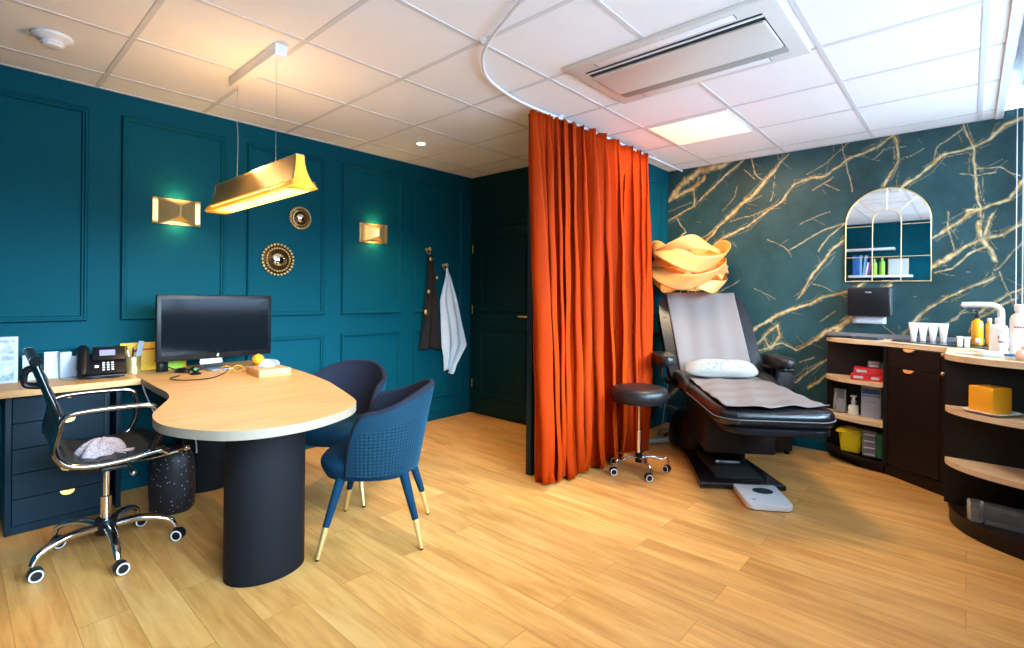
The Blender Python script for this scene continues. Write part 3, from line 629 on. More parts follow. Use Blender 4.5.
# ------------------------------------------------------------------ desk group
DZ = .77
out = [(1.50, 3.998), (1.535, 3.75), (1.545, 3.35), (1.515, 3.05), (1.465, 2.745), (1.412, 2.54), (1.355, 2.34), (1.30, 2.17), (1.235, 2.075), (1.124, 1.995), (.963, 1.942), (.811, 1.95), (.69, 2.01), (.605, 2.13), (.556, 2.255), (.545, 2.37), (.568, 2.52), (.64, 2.69), (.705, 2.84), (.738, 3.006), (.742, 3.22), (.75, 3.5)]
op = [(p.x, p.y) for p in cat([(x, y, 0) for x, y in out], 5)]+[(.757, 3.60), (.757, 3.998)]
dk = thing('desk', 'wooden peninsula desk with a rounded organic top on dark oval pedestals', 'desk', (0, 0, 0))
bm = B(); prism(bm, op, DZ-.036, DZ, .0015, 1, mi=0, mside=1); obj('desk_top', bm, [M['oak_top'], M['edge']], dk)
def pedestal(cx, cy):
    bm = B(); pts = [(cx+.174*math.cos(2*PI*k/56), cy+.140*math.sin(2*PI*k/56)) for k in range(56)]; prism(bm, pts, .003, DZ-.037, .002, 1); return bm
obj('pedestal', pedestal(.987, 2.415), M['navy_dark'], dk); obj('pedestal', pedestal(1.15, 3.74), M['navy_dark'], dk)
wt = tag(obj('worktop', (lambda b: (box(b, -.72, .755, 3.60, 3.998, DZ-.036, DZ, .0015, 1), b)[1])(B()), [M['oak_top']], None), 'pale wooden worktop along the teal wall holding the telephone', 'worktop')
du = thing('drawer_unit', 'navy drawer cabinet with gold half-moon pulls under the worktop', 'drawer cabinet', (.41, 3.69, 0))
bm = B(); box(bm, -.215, -.190, .002, .31, .003, .732, .001); box(bm, .190, .215, .002, .31, .003, .732, .001); box(bm, -.19, .19, .295, .31, .003, .732); box(bm, -.19, .19, .004, .29, .003, .045); box(bm, -.19, .19, .02, .29, .712, .73); obj('carcass', bm, M['navy'], du)
zs = [.720, .585, .450, .320, .188, .05]
for k in range(5):
    zt, zb = zs[k]-.003, zs[k+1]+.0
    bm = B(); box(bm, -.188, .188, -.006, .26, zb, zt, .0015, 1); d = obj('drawer', bm, M['navy'], du)
    bm = B(); n = 14; pts = [(.03+.031*math.cos(PI+PI*j/n), .025*math.sin(PI+PI*j/n)) for j in range(n+1)]
    # half-moon finger pull hanging from the drawer's top edge
    lo = [bm.verts.new((x, -.006, zt-.001+z)) for x, z in pts]; hi = [bm.verts.new((x, -.015-.006*math.sin(PI*j/n), zt-.001+z*.92)) for j, (x, z) in enumerate(pts)]
    bm.faces.new(hi); bm.faces.new(lo[::-1])
    for j in range(n+1): bm.faces.new((lo[j], lo[(j+1) % (n+1)], hi[(j+1) % (n+1)], hi[j]))
    obj('pull', bm, M['pull'], d)
sp = tag(obj('side_panel', (lambda b: (box(b, .66, .685, 3.72, 4.0, .003, .732, .001), b)[1])(B()), M['navy'], None), 'navy upright panel under the worktop beside the drawers', 'panel')

# monitor
mo = thing('monitor', 'large black widescreen monitor on a silver stand', 'computer monitor', (1.185, 3.69, DZ), R(2))
bm = B(); box(bm, -.345, .350, -.014, .014, .076, .488, .006, 3); obj('casing', bm, M['black'], mo)
bm = B(); box(bm, -.338, .343, -.0165, -.0135, .080, .482, .001); obj('bezel', bm, M['black'], mo)
bm = B(); box(bm, -.320, .325, -.0172, -.0160, .112, .464); obj('screen', bm, M['screen'], mo, flat=True)
bm = B(); cyl(bm, (0, 0, 0), .007, .001, 16, T=Matrix.Translation((0, -.0166, .094)) @ Matrix.Rotation(PI/2, 4, 'X')); ell(bm, (.003, -.0175, .1035), (.003, .0006, .004), 8); obj('logo', bm, M['white'], mo)
bm = B(); prism(bm, [(-.07, -.02), (.07, -.02), (.075, 0), (-.075, 0)], .0, .0); bm.free(); bm = B()
tube(bm, cat([(0, .02, .24), (0, .075, .16), (0, .09, .06), (0, .07, .012), (0, -.0, .007), (0, -.09, .007)], 6), .07, 16, flat=(1, .07)); obj('stand', bm, M['steel'], mo, ang=50)

# tissue box
tb = thing('tissue_box', 'low pale wooden tissue box with a tissue sticking out on the desk', 'tissue box', (1.335, 3.245, DZ), R(-4))
bm = B(); box(bm, -.092, .092, -.125, .125, 0, .045, .002); obj('box', bm, M['oak_top'], tb)
bm = B()
def tis(u, v): a = -1+2*u; return (.062*a, .02*math.sin(a*4+v*2)*(.4+v), .045+.05*v*(1-.55*a*a)+.004*math.sin(9*u))
grid(bm, tis, 24, 10); obj('tissue', bm, M['card'], tb, ang=180, solid=.002)
bm = B(); box(bm, .04, .07, -.1262, -.1255, .018, .024); obj('printed_mark', bm, M['white'], tb, flat=True)
# snow globe
sg = thing('snow_globe', 'small golden glass globe behind the tissue box', 'ornament', (1.42, 3.62, DZ))
bm = B(); lathe(bm, [(0, 0), (.038, 0), (.038, .012), (.032, .018), (0, .018)], 24); obj('base', bm, M['brass'], sg)
bm = B(); ell(bm, (0, 0, .048), (.040, .040, .038), 24); obj('globe', bm, M['amber'], sg)
bm = B(); ell(bm, (0, 0, .085), (.01, .01, .004), 12); obj('cap', bm, M['gold'], sg)

# desk phone
ph = thing('desk_phone', 'black desk telephone with a lit display on the worktop', 'telephone', (.612, 3.845, DZ), R(-8))
bm = B(); T = Matrix.Translation((0, -.07, .012)) @ Matrix.Rotation(R(38), 4, 'X'); box(bm, -.115, .115, 0, .165, 0, .022, .004, T=T); box(bm, -.105, .105, -.075, .05, 0, .016, .003); obj('body', bm, M['black'], ph)
bm = B(); T2 = T @ Matrix.Translation((0, .10, .022)) @ Matrix.Rotation(R(12), 4, 'X'); box(bm, -.045, .112, 0, .095, 0, .014, .003, T=T2); obj('display_housing', bm, M['black'], ph)
bm = B(); box(bm, -.012, .062, .03, .07, .014, .0155, T=T2); obj('display', bm, M['lcd'], ph, flat=True)
bm = B()
for i in range(3):
    for j in range(4): box(bm, .0+i*.021, .013+i*.021, .02+j*.019, .031+j*.019, .022, .026, .001, 1, T=T)
box(bm, -.035, -.015, .045, .065, .022, .026, .001, 1, T=T); obj('keys', bm, M['offwhite'], ph)
bm = B(); tube(bm, [T @ Vector((-.088, -.02, .036)), T @ Vector((-.088, .02, .046)), T @ Vector((-.088, .13, .052)), T @ Vector((-.088, .19, .044)), T @ Vector((-.088, .215, .036))], [.018, .026, .024, .026, .018], 14, flat=(1.15, .8)); obj('handset', bm, M['black'], ph)
bm = B(); tube(bm, cat([(-.09, -.07, .012), (-.06, -.11, .006), (.0, -.10, .006), (.05, -.12, .006), (.08, -.10, .006), (.02, -.085, .008)], 8), .0045, 6); obj('cord', bm, M['black'], ph)

# pen holder with its pens
pc = thing('pen_holder', 'ribbed gold pen holder on the worktop beside the telephone', 'pen holder', (.772, 3.89, DZ))
bm = B(); lathe(bm, [(0, 0), (.040, 0)]+[(.040+.0004*math.sin(k*1.3), .004+k*.0049) for k in range(21)]+[(.041, .104), (.037, .104), (.037, .004), (0, .004)], 32); obj('cup', bm, M['gold'], pc)
tag(obj('ruler', (lambda b: (box(b, -.014, .014, -.001, .001, 0, .19, .0005, T=Matrix.Translation((.782, 3.885, DZ+.008)) @ Matrix.Rotation(R(10), 4, 'Y')), b)[1])(B()), M['card'], None), 'pale ruler standing in the gold pen holder', 'ruler')
for k, (dx, dy, an, m, h_, lab) in enumerate(((-.018, -.004, -6, 'black', .165, 'black pen standing at the left of the gold pen holder'), (-.004, .014, 3, 'navy', .15, 'dark blue pen in the middle of the gold pen holder'), (-.010, -.016, -9, 'white', .14, 'white pen in the front of the gold pen holder'))):
    bm = B(); T = Matrix.Translation((.772+dx, 3.89+dy, DZ+.006)) @ Matrix.Rotation(R(an), 4, 'Y'); lathe(bm, [(.001, 0), (.0045, .008), (.0045, h_-.02), (.0035, h_), (0, h_+.001)], 12, T=T)
    tag(obj('pen', bm, M[m], None), lab, 'pen')
# file folders leaning behind the pen holder
ff = thing('file_folder', 'bright yellow folder with a red stripe standing behind the pen holder', 'folder', (.90, 3.955, DZ), R(0))
bm = B(); box(bm, -.180, .18, -.007, .007, 0, .180, .001, T=Matrix.Rotation(R(-6), 4, 'X')); obj('cover', bm, M['yellow_card'], ff)
bm = B(); box(bm, -.10, .18, -.0085, -.0070, .130, .140, T=Matrix.Rotation(R(-6), 4, 'X')); ell(bm, (-.10, -.0085, .128), (.02, .001, .010), 14, T=Matrix.Rotation(R(-6), 4, 'X')); obj('stripe', bm, M['red'], ff, flat=True)
tag(obj('file_folder', (lambda b: (box(b, -.02, .10, -.006, .006, 0, .085, .001, T=Matrix.Translation((.955, 3.925, DZ))), b)[1])(B()), M['greenbottle'], None), 'small green card leaning in front of the yellow folder', 'folder')
# odds and ends between the pen holder and the monitor
ch = thing('charger', 'black plug adapter lying on the desk beside the monitor', 'charger', (.905, 3.80, DZ), R(20))
bm = B(); box(bm, -.028, .028, -.02, .02, 0, .06, .005); obj('adapter', bm, M['black'], ch)
bm = B(); tube(bm, cat([(.02, -.02, .03), (.05, -.06, .01), (.1, -.07, .004), (.16, -.10, .004), (.2, -.08, .004)], 6), .003, 6); obj('cord', bm, M['black'], ch)
wc = thing('webcam', 'small dark camera with a green light on the desk in front of the monitor', 'webcam', (1.02, 3.545, DZ), R(-20))
bm = B(); lathe(bm, [(0, 0), (.03, 0), (.032, .006), (.02, .012), (.01, .02), (0, .02)], 20); ell(bm, (0, 0, .034), (.035, .018, .016), 14); obj('body', bm, M['black'], wc)
bm = B(); cyl(bm, (0, 0, 0), .010, .002, 16, T=Matrix.Translation((0, -.017, .034)) @ Matrix.Rotation(PI/2, 4, 'X')); obj('lens', bm, M['green_card'], wc)
bm = B(); P_ = cat([(.93, 3.53, DZ+.004), (.86, 3.44, DZ+.004), (.90, 3.33, DZ+.004), (1.02, 3.30, DZ+.004), (1.13, 3.42, DZ+.004), (1.19, 3.52, DZ+.004), (1.22, 3.60, DZ+.004)], 8); tube(bm, P_, .0032, 6)
tag(obj('cable', bm, M['black'], None), 'thin dark cable looping over the desk in front of the monitor', 'cable')
gl = thing('eyeglasses', 'amber rimmed glasses folded on the desk below the monitor', 'glasses', (1.20, 3.465, DZ), R(-15))
bm = B()
for sx in (-1, 1): tube(bm, [(sx*.034+.028*math.cos(2*PI*k/20), -.002, .024+.020*math.sin(2*PI*k/20)) for k in range(20)], .0025, 6, closed=True)
tube(bm, [(-.008, -.002, .028), (0, -.004, .031), (.008, -.002, .028)], .002, 6); obj('rims', bm, M['amber'], gl)
bm = B()
for sx in (-1, 1): tube(bm, [(sx*.063, 0, .026), (sx*.062, .05, .022), (sx*.04, .11, .004)], .002, 6)
obj('temples', bm, M['black'], gl)
ms = thing('computer_mouse', 'black mouse on the desk under the left side of the monitor', 'computer mouse', (.985, 3.68, DZ), R(30))
bm = B(); ell(bm, (0, 0, .008), (.03, .052, .022), 20); 
for v in bm.verts: v.co.z = max(v.co.z, 0)
obj('shell', bm, M['black'], ms)
bm = B(); tube(bm, [(0, .015, .026), (0, .03, .024)], .004, 8); obj('scroll_wheel', bm, M['grey_card'], ms)

# leaflets and photographs at the left end of the worktop
def leaning(name, x, y, w, h_, t_, m, label, cat_, tilt=-6, rz=0, grp=None):
    bm = B(); T = Matrix.Translation((x, y, DZ+.001)) @ Matrix.Rotation(R(rz), 4, 'Z') @ Matrix.Rotation(R(tilt), 4, 'X'); box(bm, -w/2, w/2, -t_/2, t_/2, 0, h_, .0005, T=T)
    return tag(obj(name, bm, m, None), label, cat_, grp), T
leaning('leaflet', .305, 3.925, .060, .145, .010, M['card'], 'bluish white leaflet standing just right of the photo frame', 'leaflet', rz=4)
leaning('leaflet', .395, 3.93, .062, .155, .006, M['paper'], 'white leaflet standing between the first leaflet and the narrow white box', 'leaflet', rz=-6)
leaning('carton', .452, 3.925, .052, .150, .04, M['card'], 'narrow white box standing on the worktop among the leaflets', 'box', 0, 12)
bx, T = leaning('leaflet', .507, 3.95, .052, .120, .008, M['paper'], 'short white leaflet standing next to the telephone', 'leaflet', rz=8)
tag(obj('pen_tray', (lambda b: (box(b, .43, .50, 3.83, 3.855, DZ, DZ+.010, .003), b)[1])(B()), M['grey_card'], None), 'small grey bar lying in front of the narrow white box', 'tray')
pf = thing('photo_frame', 'pale photo frame with two family photographs at the left end of the worktop', 'photo frame', (.250, 3.90, DZ), R(-4))
T = Matrix.Rotation(R(-8), 4, 'X')
bm = B(); box(bm, -.20, .005, -.010, .006, 0, .255, .003, T=T); obj('frame', bm, M['card'], pf)
def picture(name, z0, z1, cols_):
    m, nt, b = newmat(name); N, L = nt.nodes, nt.links; tc = N.new('ShaderNodeTexCoord'); n = N.new('ShaderNodeTexNoise'); n.inputs['Scale'].default_value = 22; n.inputs['Detail'].default_value = 3; n.inputs['Distortion'].default_value = .8
    L.new(tc.outputs['Object'], n.inputs['Vector']); cr = N.new('ShaderNodeValToRGB'); e = cr.color_ramp.elements; e[0].position = .36; e[0].color = (*cols_[0], 1); e[1].position = .66; e[1].color = (*cols_[2], 1); k = e.new(.5); k.color = (*cols_[1], 1)
    L.new(n.outputs['Fac'], cr.inputs['Fac']); L.new(cr.outputs['Color'], b.inputs['Base Color']); b.inputs['Roughness'].default_value = .3
    bm = B(); box(bm, -.19, -.012, -.0125, -.0100, z0, z1, T=T); return obj('photograph', bm, m, pf, flat=True)
picture('photo_people', .125, .235, ((.05, .08, .12), (.20, .24, .30), (.42, .38, .40)))
picture('photo_landscape', .015, .108, ((.03, .09, .12), (.20, .32, .38), (.50, .54, .56)))

# ------------------------------------------------------------------ five-star swivel base, shared shape
def swivel(t, rad, z_hub, wheel, arm_r, a0, m_arm, col_h, post_r, n=5, face=0.):
    bm = B(); lathe(bm, [(0, z_hub-.05), (arm_r*1.9, z_hub-.05), (arm_r*2.2, z_hub-.01), (arm_r*1.9, z_hub+.02), (0, z_hub+.02)], 24); obj('hub', bm, M['black'], t)
    bm = B(); lathe(bm, [(0, z_hub), (post_r*1.35, z_hub), (post_r*1.35, z_hub+(col_h-z_hub)*.45), (post_r*.8, z_hub+(col_h-z_hub)*.45+.002), (post_r*.8, col_h), (0, col_h)], 24); obj('gas_lift', bm, M['chrome'], t)
    for k in range(n):
        a = a0+2*PI*k/n; cx, cy = math.cos(a), math.sin(a)
        zc = wheel*2+.02
        pts = [(cx*s_, cy*s_, z) for s_, z in ((arm_r, z_hub-.015), (rad*.45, z_hub-.005), (rad*.75, z_hub-.02), (rad*.93, zc+.03), (rad, zc-.005))]
        bm = B(); tube(bm, cat(pts, 6), [arm_r*(1-.35*i/24) for i in range(25)], 12, flat=(1, .8)); leg = obj('base_arm', bm, m_arm, t)
        rz = face+.55*math.sin(k*2.1+.4)
        T = Matrix.Translation((cx*rad, cy*rad, 0)) @ Matrix.Rotation(rz, 4, 'Z')
        bm = B(); T3 = T @ Matrix.Translation((wheel*.5, 0, wheel+.001)) @ Matrix.Rotation(PI/2, 4, 'X')
        for s_ in (-1, 1): lathe(bm, [(0, s_*.006), (wheel*.78, s_*.006), (wheel, s_*.008), (wheel, s_*.020), (wheel*.9, s_*.024), (0, s_*.024)], 24, T=T3)
        hz = wheel*1.15
        box(bm, -.012, wheel*1.1, -.006, .006, wheel*.7, wheel*2.0, .003, T=T); cyl(bm, (0, 0, wheel*1.3), .007, wheel*.9, 12, T=T)
        w = obj('caster', bm, M['black'], leg)
        for s_ in (-1, 1): bm = B(); lathe(bm, [(wheel*.70, s_*.0235), (wheel*.73, s_*.0262), (wheel*.89, s_*.0262), (wheel*.93, s_*.0235)], 24, T=T3); obj('wheel_ring', bm, M['white'], leg)

# office chair
oc = thing('office_chair', 'black ribbed office chair with chrome armrests on casters in front of the drawers', 'office chair', (.518, 3.125, 0), R(-2))
swivel(oc, .285, .152, .0285, .023, R(199), M['chrome'], .44, .017, face=R(-9))
# seat/back sling profile in local x (forward) and z
prof = cat([(-.270, 0, .985), (-.235, 0, .87), (-.19, 0, .72), (-.205, 0, .60), (-.165, 0, .525), (-.06, 0, .50), (.06, 0, .505), (.17, 0, .52), (.205, 0, .50)], 8)
def sling(y0, y1, thick, rib=True):
    bm = B(); n = len(prof)
    def pt(i, side):
        a = prof[max(i-1, 0)]; b_ = prof[min(i+1, n-1)]; t = (b_-a).normalized(); nn = Vector((-t.z, 0, t.x))
        if nn.x < 0 and prof[i].z > .6: nn = -nn
        if prof[i].z <= .6 and nn.z < 0: nn = -nn
        k = (.006*abs(math.sin(i*PI/4)) if rib and side > 0 else 0)
        return prof[i]+nn*(side*thick/2+k)
    U = [[bm.verts.new((pt(i, 1).x, y, pt(i, 1).z)) for y in (y0, y1)] for i in range(n)]; D_ = [[bm.verts.new((pt(i, -1).x, y, pt(i, -1).z)) for y in (y0, y1)] for i in range(n)]
    for i in range(n-1):
        bm.faces.new((U[i][0], U[i][1], U[i+1][1], U[i+1][0])); bm.faces.new((D_[i][0], D_[i+1][0], D_[i+1][1], D_[i][1]))
        bm.faces.new((U[i][0], U[i+1][0], D_[i+1][0], D_[i][0])); bm.faces.new((U[i][1], D_[i][1], D_[i+1][1], U[i+1][1]))
    bm.faces.new((U[0][0], D_[0][0], D_[0][1], U[0][1])); bm.faces.new((U[-1][0], U[-1][1], D_[-1][1], D_[-1][0]))
    return bm
obj('seat_sling', sling(-.225, .235, .022), M['leather'], oc, ang=50)
for sy in (-1, 1):
    y = sy*.243
    bm = B(); tube(bm, [(p.x-.004, y, p.z) for p in prof], .013, 10); lathe(bm, [(0, -.016), (.021, -.016), (.021, .016), (0, .016)], 20, T=Matrix.Translation((-.268, y, .985)) @ Matrix.Rotation(PI/2, 4, 'X'))
    obj('side_rail', bm, M['chrome_dark'], oc)
    bm = B(); tube(bm, cat([(-.195, y*1.04, .70), (-.17, y*1.06, .74), (-.10, y*1.08, .752), (.02, y*1.08, .752), (.12, y*1.08, .745), (.155, y*1.07, .72), (.165, y*1.06, .66), (.155, y*1.04, .58), (.12, y*1.0, .525), (.08, y, .505)], 6), .012, 10)
    ar = obj('armrest', bm, M['chrome_dark'], oc)
    bm = B(); tube(bm, cat([(.155, y*1.07, .71), (.165, y*1.06, .66), (.155, y*1.04, .59), (.13, y*1.01, .535)], 5), .0145, 10); obj('arm_sleeve', bm, M['black'], ar)
bm = B(); tube(bm, [(-.268, -.24, .985), (-.268, .24, .985)], .020, 14); obj('top_bar', bm, M['leather'], oc)
bm = B(); tube(bm, cat([(-.258, -.20, .945), (-.290, -.20, .942), (-.300, -.20, .91), (-.294, -.20, .878), (-.24, -.20, .868)], 5), .010, 8); tube(bm, cat([(-.258, -.12, .945), (-.290, -.12, .942), (-.300, -.12, .91), (-.294, -.12, .878), (-.24, -.12, .868)], 5), .010, 8); box(bm, -.306, -.292, -.205, -.115, .882, .935, .006); obj('coat_handle', bm, M['black'], oc)
bm = B(); box(bm, -.10, .08, -.07, .07, .425, .462, .008); box(bm, -.05, .05, -.23, .23, .462, .478, .004); tube(bm, [(-.13, .0, .45), (.10, 0, .44)], .02, 12); obj('tilt_mechanism', bm, M['black'], oc)
bm = B(); tube(bm, cat([(.06, -.06, .447), (.14, -.14, .462), (.20, -.22, .488), (.275, -.235, .503)], 6), .006, 8); ell(bm, (.283, -.237, .505), (.016, .013, .013), 14); obj('lever', bm, M['chrome'], oc)
bm = B(); tube(bm, [(.07, -.07, .44), (.075, -.16, .425)], .006, 8); ell(bm, (.077, -.175, .42), (.014, .022, .016), 14); obj('tension_knob', bm, M['steel'], oc)

# crumpled blouse on the office chair
gm, nt, b_ = newmat('speckled_cloth'); N, L = nt.nodes, nt.links; tc = N.new('ShaderNodeTexCoord'); vo = N.new('ShaderNodeTexVoronoi'); vo.inputs['Scale'].default_value = 105; L.new(tc.outputs['Object'], vo.inputs['Vector'])
cr = N.new('ShaderNodeValToRGB'); e = cr.color_ramp.elements; e[0].position = .22; e[0].color = (.05, .06, .12, 1); e[1].position = .36; e[1].color = (.46, .40, .44, 1); L.new(vo.outputs['Distance'], cr.inputs['Fac']); L.new(cr.outputs['Color'], b_.inputs['Base Color']); b_.inputs['Roughness'].default_value = .85
bm = B()
def crump(u, v):
    a = 2*PI*u; r = (1-v)
    rx, ry = .115*(1+.18*math.sin(3*a+1)), .10*(1+.2*math.sin(2*a))
    h_ = .085*max(0, 1-r**2)**.8*(1+.25*math.sin(5*a+v*4)*r)
    return (rx*r*math.cos(a)+.02*v, ry*r*math.sin(a), .523+h_+.006*math.sin(a*7)*r)
grid(bm, crump, 48, 14, cu=True)
cl = tag(obj('folded_blouse', bm, gm, None, ang=180), 'crumpled pale speckled blouse lying on the office chair seat', 'clothing'); cl.location = (.475, 3.05, .085); cl.scale = (.82, .82, .82)
bm = B(); tube(bm, cat([(.05, -.03, .535), (.10, -.06, .533), (.15, -.075, .533), (.13, -.10, .533), (.07, -.09, .534), (.10, -.14, .533)], 6), [.016-.0003*i for i in range(31)], 8, flat=(1, .45)); obj('sleeve', bm, gm, cl)

# speckled bag under the desk
bg_m, nt, b_ = newmat('black_speckled'); N, L = nt.nodes, nt.links; tc = N.new('ShaderNodeTexCoord'); vo = N.new('ShaderNodeTexVoronoi'); vo.inputs['Scale'].default_value = 44; vo.inputs['Randomness'].default_value = 1; L.new(tc.outputs['Object'], vo.inputs['Vector'])
cr = N.new('ShaderNodeValToRGB'); e = cr.color_ramp.elements; e[0].position = .10; e[0].color = (.55, .6, .68, 1); e[1].position = .15; e[1].color = (.008, .008, .014, 1); L.new(vo.outputs['Distance'], cr.inputs['Fac']); L.new(cr.outputs['Color'], b_.inputs['Base Color']); b_.inputs['Roughness'].default_value = .45
bg = thing('bag', 'black bag with pale speckles standing on the floor under the desk', 'bag', (.875, 3.44, 0), R(-30))
bm = B(); lathe(bm, [(0, .003), (.09, .004), (.112, .03), (.118, .12), (.116, .24), (.105, .32), (.085, .36), (.06, .375), (0, .385)], 32, T=Matrix.Diagonal((1, .72, 1, 1))); obj('bag_body', bm, bg_m, bg)
bm = B(); tube(bm, cat([(-.05, 0, .375), (-.05, 0, .45), (0, 0, .48), (.05, 0, .45), (.05, 0, .375)], 6), .006, 8); obj('handle', bm, M['black'], bg)
bm = B(); tube(bm, cat([(.76, 3.60, .735), (.775, 3.56, .66), (.80, 3.44, .56), (.86, 3.28, .50), (.93, 3.25, .46), (.95, 3.27, .36)], 8), .0035, 6); tag(obj('cable', bm, M['cable_white'], None), 'thin white cable dangling below the worktop corner', 'cable')

# ------------------------------------------------------------------ blue velvet tub chairs
def quilt_mat():
    m, nt, b = newmat('quilted_velvet'); N, L = nt.nodes, nt.links
    b.inputs['Base Color'].default_value = (.0010, .024, .046, 1); b.inputs['Roughness'].default_value = .75; b.inputs['Specular IOR Level'].default_value = .2; b.inputs['Sheen Weight'].default_value = .25; b.inputs['Sheen Roughness'].default_value = .35; b.inputs['Sheen Tint'].default_value = (.02, .35, .6, 1)
    at = N.new('ShaderNodeAttribute'); at.attribute_name = 'quilt'; sp = N.new('ShaderNodeSeparateXYZ'); L.new(at.outputs['Vector'], sp.inputs[0])
    def sn(out, k):
        a = N.new('ShaderNodeMath'); a.operation = 'MULTIPLY'; a.inputs[1].default_value = k; L.new(out, a.inputs[0]); s_ = N.new('ShaderNodeMath'); s_.operation = 'SINE'; L.new(a.outputs[0], s_.inputs[0]); q = N.new('ShaderNodeMath'); q.operation = 'ABSOLUTE'; L.new(s_.outputs[0], q.inputs[0]); return q.outputs[0]
    mu = N.new('ShaderNodeMath'); mu.operation = 'MULTIPLY'; L.new(sn(sp.outputs[0], 185), mu.inputs[0]); L.new(sn(sp.outputs[1], 185), mu.inputs[1])
    m2 = N.new('ShaderNodeMath'); m2.operation = 'MULTIPLY'; L.new(mu.outputs[0], m2.inputs[0]); L.new(sp.outputs[2], m2.inputs[1])
    bp = N.new('ShaderNodeBump'); bp.inputs['Strength'].default_value = 1; bp.inputs['Distance'].default_value = .003; L.new(m2.outputs[0], bp.inputs['Height']); L.new(bp.outputs[0], b.inputs['Normal'])
    return m
M['quilt'] = quilt_mat()
def tub_chair(loc, rz, label):
    """local +x is the front of the chair"""
    t = thing('velvet_chair', label, 'chair', loc, rz)
    # seat: rounded cushion, wide at the front
    bm = B(); n = 48
    def seat(u, v):
        a = 2*PI*u; c, s_ = math.cos(a), math.sin(a)
        rx = .265 if c > 0 else .225; e = 2.6
        rr = 1/((abs(c)/rx)**e+(abs(s_)/.235)**e)**(1/e)
        k = math.sin(PI*v*.5)**.6 if v < .5 else 1
        if v <= .5: q = (v/.5); r = rr*(.90+.10*math.sin(q*PI/2)); z = .350+.07*q
        else: q = (v-.5)/.5; r = rr*math.cos(q*PI/2)**.35; z = .420+.040*math.sin(q*PI/2)+.004*q
        return (.035+r*c, r*s_, z)
    V_ = grid(bm, seat, n, 15, cu=True); bm.faces.new([V_[i][0] for i in range(n)][::-1]); bmesh.ops.remove_doubles(bm, verts=bm.verts[:], dist=.0004)
    obj('seat', bm, M['velvet_blue'], t, ang=60)
    # wrap-around back shell: angle from the rear, flaring outwards as it rises, top edge dipping towards the arms
    amax = R(106)
    def shell(a, w, inner):
        f = abs(a)/amax; q_ = min(1, max(0, (f-.12)/.75)); top = .792-.105*q_*q_*(3-2*q_)-.20*max(0, (f-.82)/.18)**2; z0 = .362+.02*f
        z = z0+(top-z0)*w; k = (z-.39)/.44
        rx = .222+.085*k; ry = .240+.060*k
        if inner: rx -= .032; ry -= .032
        x = -rx*math.cos(a)+.02; y = ry*math.sin(a)*(1+.03*math.sin(abs(a)))
        if f > .62: x += (.05*(f-.62)/.38)*(1-.3*w)
        return (x, y, z)
    bm = B(); na, nw = 61, 22; lay = bm.verts.layers.float_vector.new('quilt')
    O = [[bm.verts.new(shell(-amax+2*amax*i/(na-1), j/(nw-1), False)) for j in range(nw)] for i in range(na)]
    I = [[bm.verts.new(shell(-amax+2*amax*i/(na-1), j/(nw-1), True)) for j in range(nw)] for i in range(na)]
    for i in range(na):
        for j in range(nw):
            a = -amax+2*amax*i/(na-1); f = abs(a)/amax; w = j/(nw-1)
            O[i][j][lay] = Vector((a*.25, O[i][j].co.z, 1 if (w < .74 and f < .93) else 0)); I[i][j][lay] = Vector((0, 0, 0))
    for i in range(na-1):
        for j in range(nw-1):
            bm.faces.new((O[i][j], O[i][j+1], O[i+1][j+1], O[i+1][j])); f_ = bm.faces.new((I[i][j], I[i+1][j], I[i+1][j+1], I[i][j+1])); f_.material_index = 1
        bm.faces.new((O[i][0], O[i+1][0], I[i+1][0], I[i][0]))
    obj_edges = []
    # rounded rim: a roll along the free edge
    for i in range(na-1): f_ = bm.faces.new((O[i][-1], I[i][-1], I[i+1][-1], O[i+1][-1])); f_.material_index = 1
    for j in range(nw-1):
        f_ = bm.faces.new((O[0][j], I[0][j], I[0][j+1], O[0][j+1])); f_.material_index = 1; f_ = bm.faces.new((O[-1][j], O[-1][j+1], I[-1][j+1], I[-1][j])); f_.material_index = 1
    o = obj('backrest', bm, [M['quilt'], M['velvet_dark']], t, ang=70)
    rim = [Vector(shell(-amax, w/6, False)).lerp(Vector(shell(-amax, w/6, True)), .5) for w in range(0, 6)]+[Vector(shell(-amax+2*amax*i/80, 1, False)).lerp(Vector(shell(-amax+2*amax*i/80, 1, True)), .5) for i in range(81)]+[Vector(shell(amax, 1-w/6, False)).lerp(Vector(shell(amax, 1-w/6, True)), .5) for w in range(1, 7)]
    bm = B(); tube(bm, rim, .0165, 12); obj('rim_piping', bm, M['velvet_dark'], t, ang=80)
    for (x0, y0), (x1, y1) in (((.16, .17), (.250, .280)), ((.16, -.17), (.250, -.280)), ((-.13, .14), (-.235, .205)), ((-.13, -.14), (-.235, -.205))):
        bm = B(); tube(bm, [(x0, y0, .385), (x0+(x1-x0)*.68, y0+(y1-y0)*.68, .145)], [.026, .0165], 16); lg = obj('leg', bm, M['velvet_blue'], t)
        bm = B(); tube(bm, [(x0+(x1-x0)*.67, y0+(y1-y0)*.67, .148), (x1, y1, .008)], [.0165, .0095], 16); obj('brass_tip', bm, M['gold'], lg)
        bm = B(); cyl(bm, (x1, y1, .001), .0095, .008, 12); obj('foot_glide', bm, M['black'], lg)
    return t
tub_chair((1.555, 2.335, 0), R(137), 'blue velvet tub chair with a quilted back, nearer of the two and turned away')
tub_chair((1.73, 3.05, 0), R(212), 'dark blue velvet tub chair at the back, nearer the teal wall and facing the desk')
